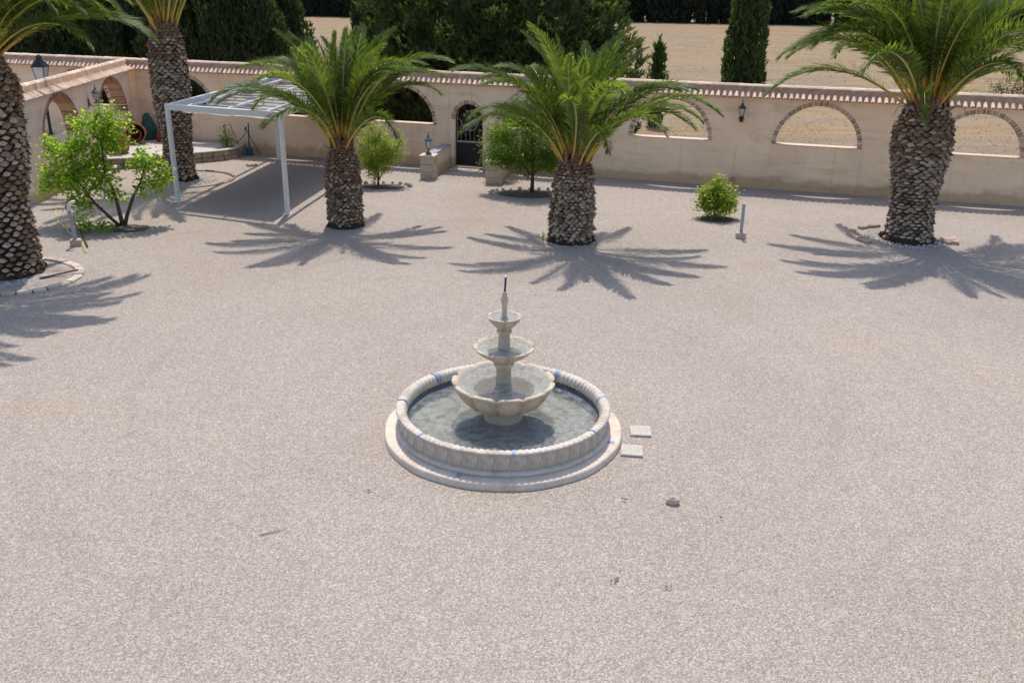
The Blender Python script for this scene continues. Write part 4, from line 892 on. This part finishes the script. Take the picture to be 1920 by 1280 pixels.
m = MB(); m.lathe([(.25,0),(.28,.22),(.22,.55),(.12,.80),(.05,.92),(0,.93)], 14, mod=lambda a,k,r,z: (.05*math.sin(3*a+k)*(k<5), 0)); tag(m.build('covered_barbecue', M['greenp'], smooth=True, loc=(-13.15, 33.6, th)), 'dark green covered object standing in the corner of the terrace', 'cover')
m = MB(); m.cbox(-.25,.25,-.2,.2,0,.30,.03); m.cbox(-.22,.22,-.17,.17,.302,.36,.02); tag(m.build('red_crate', M['redp'], loc=(-12.45, 33.2, th)), 'dark red box on the terrace beside the lying pots', 'box')
BR = empty('dustpan', (-9.30, 32.55, 0)); tag(BR, 'blue long handled dustpan leaning against the back wall under the pergola', 'dustpan')
m = MB(); m.tube([(0,0,.30),(.02,.06,1.12)], .022, 6); m.build('handle', M['black'], BR)
m = MB(); m.add([(-.13,-.13,.02),(.13,-.13,.02),(.12,.05,.03),(-.12,.05,.03),(-.11,.0,.24),(.11,.0,.24),(.08,.06,.28),(-.08,.06,.28)], [(0,1,2,3),(0,4,5,1),(4,7,6,5),(1,5,6,2),(3,7,4,0),(2,6,7,3)]); m.build('pan', M['bluep'], BR)
m = MB(); m.tube([(-.03,.0,.86),(-.08,-.02,.90),(-.06,0,1.0)], .035, 6); m.build('brush_head', M['bluep'], BR)
BK = empty('hose_stand', (-9.72, 32.75, 0)); tag(BK, 'thin dark folded metal stand leaning against the back wall beside the terrace plant', 'stand')
for a, b in (((-.25,0,1.05),(.15,-.15,.02)), ((.35,.05,.75),(.75,-.1,.02)), ((-.1,0,.35),(.35,.05,.8))):
    m = MB(); m.tube([a, b], .012, 5); m.build('tube', M['black'], BK)

# ------------------------------------------------------------------ broadleaf trees and shrubs
def leaf_tree(name, loc, label, cat, clumps, stems, leafm, nleaf, lsize, seed, aspect=.5, fruit=None, group=None, shell=.55):
    """clumps: ((x,y,z), radius, squash); stems: lists of points with radii; leaves: folded two-facet blades"""
    rr = random.Random(seed); E_ = empty(name, loc); tag(E_, label, cat, group)
    m = MB()
    for pts, r0, r1 in stems:
        n = len(pts); m.tube(pts, [r0 + (r1-r0)*i/(n-1) for i in range(n)], 6)
    root = Vector(stems[0][0][-1])
    for c, r, sq in clumps:
        c = Vector(c); best = min((Vector(p) for pts, _, _ in stems for p in pts[1:]), key=lambda q: (q-c).length + max(0, q.z-c.z))
        mid = best.lerp(c, .5) + Vector((rr.uniform(-.06,.06), rr.uniform(-.06,.06), rr.uniform(-.02,.06))); m.tube([best, mid, c], [.022, .015, .006], 5)
        for k in range(3):
            d = Vector((rr.gauss(0,1), rr.gauss(0,1), rr.gauss(.3,.8))).normalized()*r*.9; m.tube([mid.lerp(c, .5), c + d*.5, c + d], [.010,.006,.003], 4)
    m.build('trunk', M['bark'], E_, True)
    tot = sum(r**2.2 for _, r, _ in clumps); lm = MB()
    for c, r, sq in clumps:
        k = int(nleaf * r**2.2/tot)
        nt_ = max(4, k//14)                  # twigs carry a spray of leaves each, so the outline stays ragged
        for _ in range(nt_):
            d = Vector((rr.gauss(0,1), rr.gauss(0,1), rr.gauss(.15,1))).normalized(); tip = Vector(c) + Vector((d.x, d.y, d.z*sq))*r*(shell + (1.12-shell)*rr.random()**.7)
            ax_ = (d + Vector((0,0,.5))).normalized()
            for _ in range(k//nt_):
                p = tip + ax_*rr.uniform(-1.6, .8)*lsize + Vector((rr.gauss(0,1), rr.gauss(0,1), rr.gauss(0,1)))*lsize*.75
                a = (d*.6 + Vector((rr.uniform(-1,1), rr.uniform(-1,1), rr.uniform(-.7,.6)))).normalized()
                up_ = Vector((rr.uniform(-.7,.7), rr.uniform(-.7,.7), 1)).normalized(); b = a.cross(up_); b = b.normalized() if b.length > .01 else Vector((1,0,0)); nn = b.cross(a)
                L_ = lsize*rr.uniform(.65, 1.2); w_ = L_*aspect*.5
                lm.add([p, p + a*L_*.5 + b*w_ + nn*w_*.35, p + a*L_ - nn*L_*.12, p + a*L_*.5 - b*w_ + nn*w_*.35, p + a*L_*.52], [(0,4,1),(1,4,2),(0,3,4),(4,3,2)])
    lm.build('crown', M[leafm], E_)
    if fruit:
        for c in fruit:
            m = MB(); m.lathe([(0,-.045),(.025,-.035),(.036,0),(.026,.035),(0,.048)], 10, c=c); m.build('lemon', M['lemonfruit'], E_, True)
    return E_
# light green tree at the left, base (-9.79, 22.39)
leaf_tree('fig_tree', (-9.72, 22.4, 0), 'small light green tree with several dark stems beside the left wall and bent bollard', 'tree',
    [((-.55,.3,2.25),.50,.9), ((-.15,.4,2.45),.42,.8), ((.05,.2,2.02),.27,.8), ((-.75,.1,1.75),.50,.8), ((-1.25,.2,1.75),.34,.9), ((-1.75,.35,1.80),.26,1.2), ((-1.35,0,1.25),.40,.7), ((-.75,-.2,1.15),.48,.7), ((-.2,-.2,1.35),.36,.8), ((-.15,.1,.85),.26,.7), ((-.75,-.35,.62),.30,.8),
     ((.75,.2,1.55),.34,1.0), ((.95,.1,1.15),.28,1.0), ((.58,0,1.60),.22,1.0), ((.55,-.05,1.0),.20,.9), ((-1.75,.05,1.0),.24,.6), ((-.62,-.75,.22),.22,.6), ((-.1,-.7,.25),.14,.6), ((1.1,.2,1.48),.15,1.2)],
    [([(0,0,-.02),(-.02,0,.25),(-.10,.05,.75),(-.30,.12,1.35),(-.35,.25,2.1)], .06, .02), ([(.03,.02,-.02),(.14,.03,.3),(.34,.05,.75),(.55,.1,1.1),(.75,.12,1.6)], .055, .018), ([(-.04,0,-.02),(-.25,-.08,.25),(-.55,-.12,.6),(-.9,-.05,1.1),(-1.3,.1,1.6)], .05, .015), ([(-.02,-.03,-.02),(-.35,-.4,.10),(-.6,-.7,.2)], .03, .01)],
    'fig', 6400, .10, 31, .85)
leaf_tree('lemon_bush', (-4.12, 27.75, 0), 'yellow green lemon bush beside the slim palm, in front of the back wall', 'bush',
    [((0,0,1.05),.42,1.0), ((-.30,.05,1.35),.28,1.1), ((.30,0,1.15),.30,1.0), ((.62,-.02,1.05),.24,1.2), ((-.38,0,.85),.28,1.0), ((.15,-.1,.70),.34,.8), ((.1,.1,1.55),.20,1.3), ((.72,0,1.40),.12,1.5), ((-.1,-.15,.45),.22,.7), ((-.18,.05,1.75),.12,1.4)],
    [([(0,0,-.02),(.01,0,.3),(0,0,.7),(-.05,0,1.3)], .04, .012), ([(.01,0,.15),(.2,0,.5),(.45,0,.95)], .025, .01)], 'lemon', 6500, .072, 32, .5)
leaf_tree('orange_tree', (.52, 27.1, 0), 'dense dark green rounded citrus tree between the gate and the stout palm', 'tree',
    [((-.1,0,1.55),.90,.95), ((.45,.05,1.5),.74,.95), ((-.85,0,1.35),.60,.9), ((-1.15,-.1,1.05),.34,.8), ((0,0,2.15),.46,.9), ((-.35,.05,2.35),.30,1.1), ((.65,0,2.0),.38,.9), ((-.95,.1,1.75),.34,1.0), ((.9,.0,1.2),.42,.9), ((-.55,-.1,.95),.34,.7), ((.15,-.2,1.0),.46,.7), ((.65,-.1,.85),.34,.7), ((-.25,.05,2.62),.16,1.3), ((-.12,-.25,.62),.14,.9)],
    [([(0,0,-.02),(.01,0,.4),(0,0,.9),(0,0,1.6)], .075, .03), ([(0,0,.5),(.3,0,.9),(.5,0,1.4)], .04, .015), ([(0,0,.5),(-.35,0,.9),(-.7,0,1.4)], .04, .015)], 'orange', 18000, .082, 33, .5, fruit=[(.10,-.62,.62), (-.30,-.75,1.25)])
leaf_tree('planter_plant', (-.45, 28.95, .58), 'light green plumbago with pale lilac flowers spilling over the planter wall by the gate', 'plant',
    [((-.1,-.2,.15),.26,.9), ((.15,.2,.40),.34,1.0), ((-.05,0,.62),.30,1.0), ((.0,.3,.85),.26,1.1), ((-.30,-.30,.02),.16,.8), ((.25,-.3,.10),.20,.8)],
    [([(0,0,-.1),(0,.05,.2),(.05,.1,.6)], .02, .008)], 'shrub', 3200, .065, 34, .5)
pl = MB(); rr = random.Random(3)
for c in ((-.33,-.20,.30), (-.50,-.30,-.02), (-.25,-.25,.55), (.05,-.1,.95)):
    for k in range(16):
        p = Vector(c) + Vector((rr.gauss(0,.035), rr.gauss(0,.035), rr.gauss(0,.035))); d = Vector((rr.gauss(0,1), rr.gauss(0,1), rr.gauss(0,1))).normalized()*.028; e = d.orthogonal().normalized()*.024; pl.add([p-d, p+e, p+d, p-e], [(0,1,2,3)])
pl.build('flowers', M['lilac'], [o for o in bpy.data.objects if o.name.startswith('planter_plant')][0])
leaf_tree('round_shrub', (5.37, 24.25, 0), 'small round bright green shrub alone on the gravel left of the straight bollard', 'shrub',
    [((0,0,.50),.38,.85), ((-.22,0,.62),.24,1.0), ((.22,0,.58),.25,1.0), ((.0,.05,.86),.20,1.1), ((-.36,0,.40),.18,.9), ((.36,0,.38),.18,.9), ((0,-.15,.30),.30,.7), ((.03,0,1.02),.10,1.3), ((-.42,0,.68),.09,1.2), ((.40,0,.70),.10,1.0)],
    [([(0,0,-.02),(0,0,.25),(0,0,.6)], .025, .01)], 'lemon', 2700, .098, 35, .6)
leaf_tree('terrace_plant', (-9.95, 32.15, 0), 'upright young shrub at the end of the terrace edge, under the pergola', 'plant',
    [((0,0,.45),.24,1.0), ((-.06,0,.80),.20,1.2), ((.12,0,.70),.18,1.1), ((-.15,0,.60),.15,1.0), ((-.02,0,1.12),.10,1.6), ((.14,-.05,.2),.18,.7)],
    [([(0,0,-.02),(0,0,.4),(-.03,0,1.0)], .02, .008)], 'shrub', 800, .075, 36, .45)
def disc(x, y, rx, ry, label, mat='soil', z=.03, cat='soil patch', name='soil_patch', seed=0):
    rr = random.Random(seed); m = MB(); n = 22; m.add([(0,0,.012)] + [(rx*math.cos(2*PI*k/n)*rr.uniform(.85,1.1), ry*math.sin(2*PI*k/n)*rr.uniform(.85,1.1), 0) for k in range(n)], [(0,k+1,(k+1) % n+1) for k in range(n)])
    tag(m.build(name, M[mat], loc=(x, y, z)), label, cat)
disc(-9.55, 22.15, .62, .42, 'dark soil patch at the foot of the light green tree', seed=1)
disc(5.37, 24.1, .48, .34, 'dark soil patch under the small round shrub', seed=2)
disc(.45, 26.9, 1.0, .55, 'dark soil patch under the citrus tree by the gate', seed=3)
disc(-4.0, 27.55, .75, .42, 'dark soil patch under the yellow green lemon bush', seed=4)
def stone_row(cx, cy, rx, ry, a0, a1, n, label, seed):
    rr = random.Random(seed); E_ = empty('stone_border', (cx, cy, 0)); tag(E_, label, 'border')
    for k in range(n):
        a = a0 + (a1-a0)*k/(n-1); m = MB(); s_ = rr.uniform(.045, .085); nn = 7
        vs = [(s_*rr.uniform(.8,1.2)*math.cos(2*PI*i/nn)*q, s_*rr.uniform(.6,.9)*math.sin(2*PI*i/nn)*q, z*s_*1.1) for q, z in ((.9,-.1),(1,.5),(.55,1)) for i in range(nn)]
        m.add(vs, [(r*nn+i, r*nn+(i+1) % nn, (r+1)*nn+(i+1) % nn, (r+1)*nn+i) for r in range(2) for i in range(nn)] + [tuple(range(2*nn, 3*nn))])
        m.build('stone', M['rubble'], E_, loc=(rx*math.cos(a), ry*math.sin(a), .02), rz=a)
stone_row(.45, 26.95, 1.15, .55, -.2, PI + .2, 15, 'border of rough stones behind the trunk of the citrus tree', 1)
stone_row(-4.0, 27.6, .85, .45, -.1, PI + .1, 11, 'border of rough stones round the yellow green lemon bush', 2)

# ------------------------------------------------------------------ conifers beyond the wall
def spray_mesh(name, mat, H_, prof, ntips, cards, csize, seed, updir=.8, jitter=.12, core=True, lobes=0, droop=0.0, z0=0.0):
    """conifer crown: tips spread over an uneven outline, each tip a spray of small blades"""
    rr = random.Random(seed); m = MB(); ph = [rr.uniform(0, 6.28) for _ in range(8)]
    def rad(z):
        f = z/H_
        for (a, ra_), (b, rb_) in zip(prof, prof[1:]):
            if f <= b: return ra_ + (rb_-ra_)*(f-a)/(b-a)
        return prof[-1][1]
    def lob(a, z): return 1 + jitter*(math.sin(3*a+z*1.7+ph[0]) + .7*math.sin(5*a-z*2.3+ph[1]) + .5*math.sin(2*a+z*4.1+ph[2]))
    if core:
        vs = []; n = 12; L = 14
        for k in range(L+1):
            z = z0 + (H_*.97-z0)*k/L
            for i in range(n): a = 2*PI*i/n; r = rad(z)*.5*lob(a, z); vs.append((r*math.cos(a), r*math.sin(a), z))
        m.add(vs, [(k*n+i, k*n+(i+1) % n, (k+1)*n+(i+1) % n, (k+1)*n+i) for k in range(L) for i in range(n)])
    zs = []
    tot = 0; cum = []
    for k in range(60): tot += max(.06, rad(H_*(k+.5)/60)); cum.append(tot)
    for _ in range(ntips):
        u = rr.random()*tot; k = next(i for i in range(60) if cum[i] >= u); z = max(z0, H_*(k + rr.random())/60)
        a = rr.uniform(0, 2*PI); r = rad(z)*lob(a, z)*(1 - .38*rr.random()**2.2)
        o = Vector((math.cos(a), math.sin(a), 0)); tip = o*r + Vector((0,0,z))
        ax_ = (o*(1-updir) + Vector((0,0,updir - droop)) + Vector((rr.gauss(0,.18), rr.gauss(0,.18), rr.gauss(0,.1)))).normalized()
        cs = csize*rr.uniform(.7, 1.4)
        for c in range(cards):
            d = (ax_ + Vector((rr.gauss(0,.38), rr.gauss(0,.38), rr.gauss(0,.30)))).normalized(); b = d.orthogonal().normalized(); q = rr.uniform(0, 2*PI); b = (b*math.cos(q) + d.cross(b)*math.sin(q))
            p = tip - ax_*cs*rr.uniform(0, 1.1); L_ = cs*rr.uniform(.6, 1.15); w_ = L_*.13
            m.add([p - b*w_*.5, p + d*L_*.55 - b*w_, p + d*L_, p + d*L_*.55 + b*w_, p + b*w_*.5], [(0,1,3,4),(1,2,3)])
    return m.mesh(name, mat)
def trunk_mesh(H_, r, seed):
    m = MB(); m.tube([(0,0,-.1),(.03,0,H_*.3),(0,.04,H_*.6),(0,0,H_*.92)], [r, r*.8, r*.5, r*.1], 8); return m.mesh('trunk', M['bark'])
def conifer(name, x, y, me, tme, k, rz, label, cat, group=None):
    E_ = empty(name, (x, y, 0), rz); tag(E_, label, cat, group); link('trunk', tme, E_, scale=k); link('crown', me, E_, scale=k); return E_
dark = [spray_mesh('crown', M['conifer'], 9.0, [(0,1.25),(.15,1.6),(.45,1.5),(.75,1.0),(1,.1)], 3000, 6, .27, 51+i, .86, .18) for i in range(2)]
ley = [spray_mesh('crown', M['leyland'], 9.5, [(0,1.7),(.2,2.3),(.5,2.0),(.8,1.2),(1,.15)], 3400, 7, .27, 61+i, .50, .27) for i in range(2)]
slim = spray_mesh('crown', M['cypress'], 8.5, [(0,.80),(.1,.95),(.4,.88),(.65,.72),(.85,.42),(1,.05)], 2600, 5, .24, 71, .93, .05)
shrubm = spray_mesh('crown', M['cypress'], 3.75, [(0,.25),(.25,.42),(.6,.38),(.9,.18),(1,.03)], 360, 5, .26, 72, .8, .14)
tm = trunk_mesh(9.0, .20, 1)
def wx(px, y): return (px-960)/1732.87*(y*math.cos(.3703) + (CAM_H-2.5)*math.sin(.3703))
spots = [(-40, 39.6, 0), (25, 40.2, 1), (85, 39.4, 0), (145, 40.0, 1), (205, 39.3, 0), (262, 39.9, 1), (318, 38.9, 0), (366, 39.5, 1), (412, 38.6, 0), (450, 39.2, 1), (482, 38.9, 0)]
side_words = ['beyond the far left palm crown', 'behind the far left end of the wall', 'left of the street lamp', 'behind the street lamp', 'behind the meeting of the two walls', 'just left of the tall palm trunk', 'directly behind the tall palm trunk', 'just right of the tall palm trunk', 'behind the left part of the pergola', 'behind the right part of the pergola', 'at the right end of the left row, beside the open field']
for (px, y, i), wd in zip(spots, side_words):
    conifer('conifer', wx(px, y), y, dark[i], tm, R.uniform(.74, .86), R.uniform(0, 6), 'tall dark conifer ' + wd, 'conifer', 'row of dark conifers beyond the wall at the left')
conifer('conifer', wx(530, 43.0), 43.0, dark[1], tm, .74, 2.2, 'dark conifer set back beyond the wall, leaning into the gap left of the slim palm', 'conifer')
conifer('cypress_tree', wx(684, 40.0), 40.0, spray_mesh('crown', M['conifer'], 9.0, [(0,.70),(.4,.74),(.7,.55),(1,.05)], 1500, 5, .26, 75, .93, .05), tm, .92, 0, 'narrow dark cypress at the left edge of the big middle group, above the slim palm', 'cypress')
for px, y, i, k, wd in ((740, 38.2, 0, .74, 'leftmost of the middle group, above the right fronds of the slim palm'), (795, 37.2, 1, .72, 'behind the arch left of the gate'), (858, 36.8, 0, .70, 'behind the gate, left of its middle'), (915, 36.9, 1, .74, 'behind the right half of the gate'), (978, 37.0, 0, .72, 'behind the arch right of the gate'), (1045, 37.2, 1, .74, 'behind the stout palm crown'), (1105, 38.4, 0, .76, 'rightmost tree of the middle group, at the edge of the open field')):
    conifer('conifer', wx(px, y), y, ley[i], tm, k, R.uniform(0, 6), 'broad green conifer, ' + wd, 'conifer', 'group of broad conifers beyond the middle of the wall')
conifer('cypress_tree', wx(1387, 42.5), 42.5, slim, tm, 1.0, .5, 'lone tall green cypress column in the dry field beyond the wall', 'cypress')
conifer('cypress_shrub', wx(1226, 41.3), 41.3, shrubm, trunk_mesh(3.4, .05, 2), 1.0, .2, 'small narrow cypress shrub just beyond the wall, right of the stout palm crown', 'shrub')
# far belt of trees at the end of the field
far = [spray_mesh('crown', M['far_cyp'], 11.0, [(0,.6),(.10,.8),(.3,1.05),(.6,.9),(.85,.5),(1,.05)], 560, 5, .75, 81+i, .9, .14, core=False, z0=.3) for i in range(3)]
M['pale_bark'] = mottled('pale_bark', [(.3, (.12,.10,.085)), (.7, (.24,.205,.175))], 3, .95, .4, 20)
bk = M['bark']; M['bark'] = M['pale_bark']; ftm = trunk_mesh(11.0, .20, 3); M['bark'] = bk
k = 0
for row, (y0, st) in enumerate(((160.0, 1.9), (164.0, 2.3))):
    x = -46.0
    while x < 100.0:
        y = y0 - (x - 30)*.06 + R.uniform(-.9, .9)
        if x > -38 and x < 90 and not (-21 < x < 13):
            E_ = conifer('cypress_tree', x, y, far[k % 3], ftm, R.uniform(.85, 1.15), R.uniform(0, 6), 'dark cypress in the close row along the far end of the dry field', 'cypress', 'row of cypresses at the far end of the field'); k += 1
        x += st*R.uniform(.75, 1.25)
# hut behind the left conifers, mound and bushes at the right of the field
HT = empty('farm_hut', (-20.5, 74, 0)); tag(HT, 'pale grey hut far behind the left conifers', 'hut')
m = MB(); m.box(-2.2, 2.2, -2, 2, 0, 5.2); m.build('wall', M['hut'], HT); m = MB(); m.add([(-2.5,-2.3,5.2),(2.5,-2.3,5.2),(2.5,2.3,5.2),(-2.5,2.3,5.2),(-2.5,0,6.3),(2.5,0,6.3)], [(0,1,5,4),(2,3,4,5),(0,4,3),(1,2,5),(3,2,1,0)]); m.build('roof', M['tile'], HT)
m = MB(); m.box(.7, 1.4, -2.04, -2.003, 2.2, 3.2); m.build('window', M['glass'], HT)
leaf_tree('field_bush', (wx(1905, 56), 56, 0), 'low grey brown bush in the dry field above the right end of the wall', 'bush', [((0,0,.5),.9,.7), ((.9,0,.45),.7,.7), ((-.8,.2,.35),.6,.6), ((1.7,0,.5),.8,.7)], [([(0,0,-.02),(0,0,.3),(0,0,.5)], .04, .02)], 'conifer', 1500, .16, 37, .4)
leaf_tree('field_bush', (wx(1820, 53), 53, 0), 'small green weed patch in the dry field just above the wall at the right', 'bush', [((0,0,.3),.6,.5), ((.7,0,.25),.5,.5)], [([(0,0,-.02),(0,0,.2),(0,0,.3)], .03, .01)], 'shrub', 600, .12, 38, .4)
# dry grass standing in the field
rr = random.Random(77); gm = MB()
for i in range(26000):
    y = 31 + 95*rr.random()**1.7; x = rr.uniform(-.32, .72)*y*.95 + rr.uniform(-3, 3)
    if y < WY + x*-.2823 + 1.0: continue
    h_ = rr.uniform(.03, .09)*(1 if rr.random() < .94 else 1.8); a = rr.uniform(0, PI); w_ = rr.uniform(.008, .025)*(1 + y/40); dx, dy = math.cos(a)*w_, math.sin(a)*w_
    lx, ly = rr.gauss(0, .5)*h_, rr.gauss(0, .5)*h_
    gm.add([(x-dx, y-dy, 0), (x+dx, y+dy, 0), (x+lx, y+ly, h_)], [(0,1,2)])
tag(gm.build('dry_grass', M['straw']), 'dry straw coloured grass standing in the field beyond the wall', 'grass', kind='stuff')
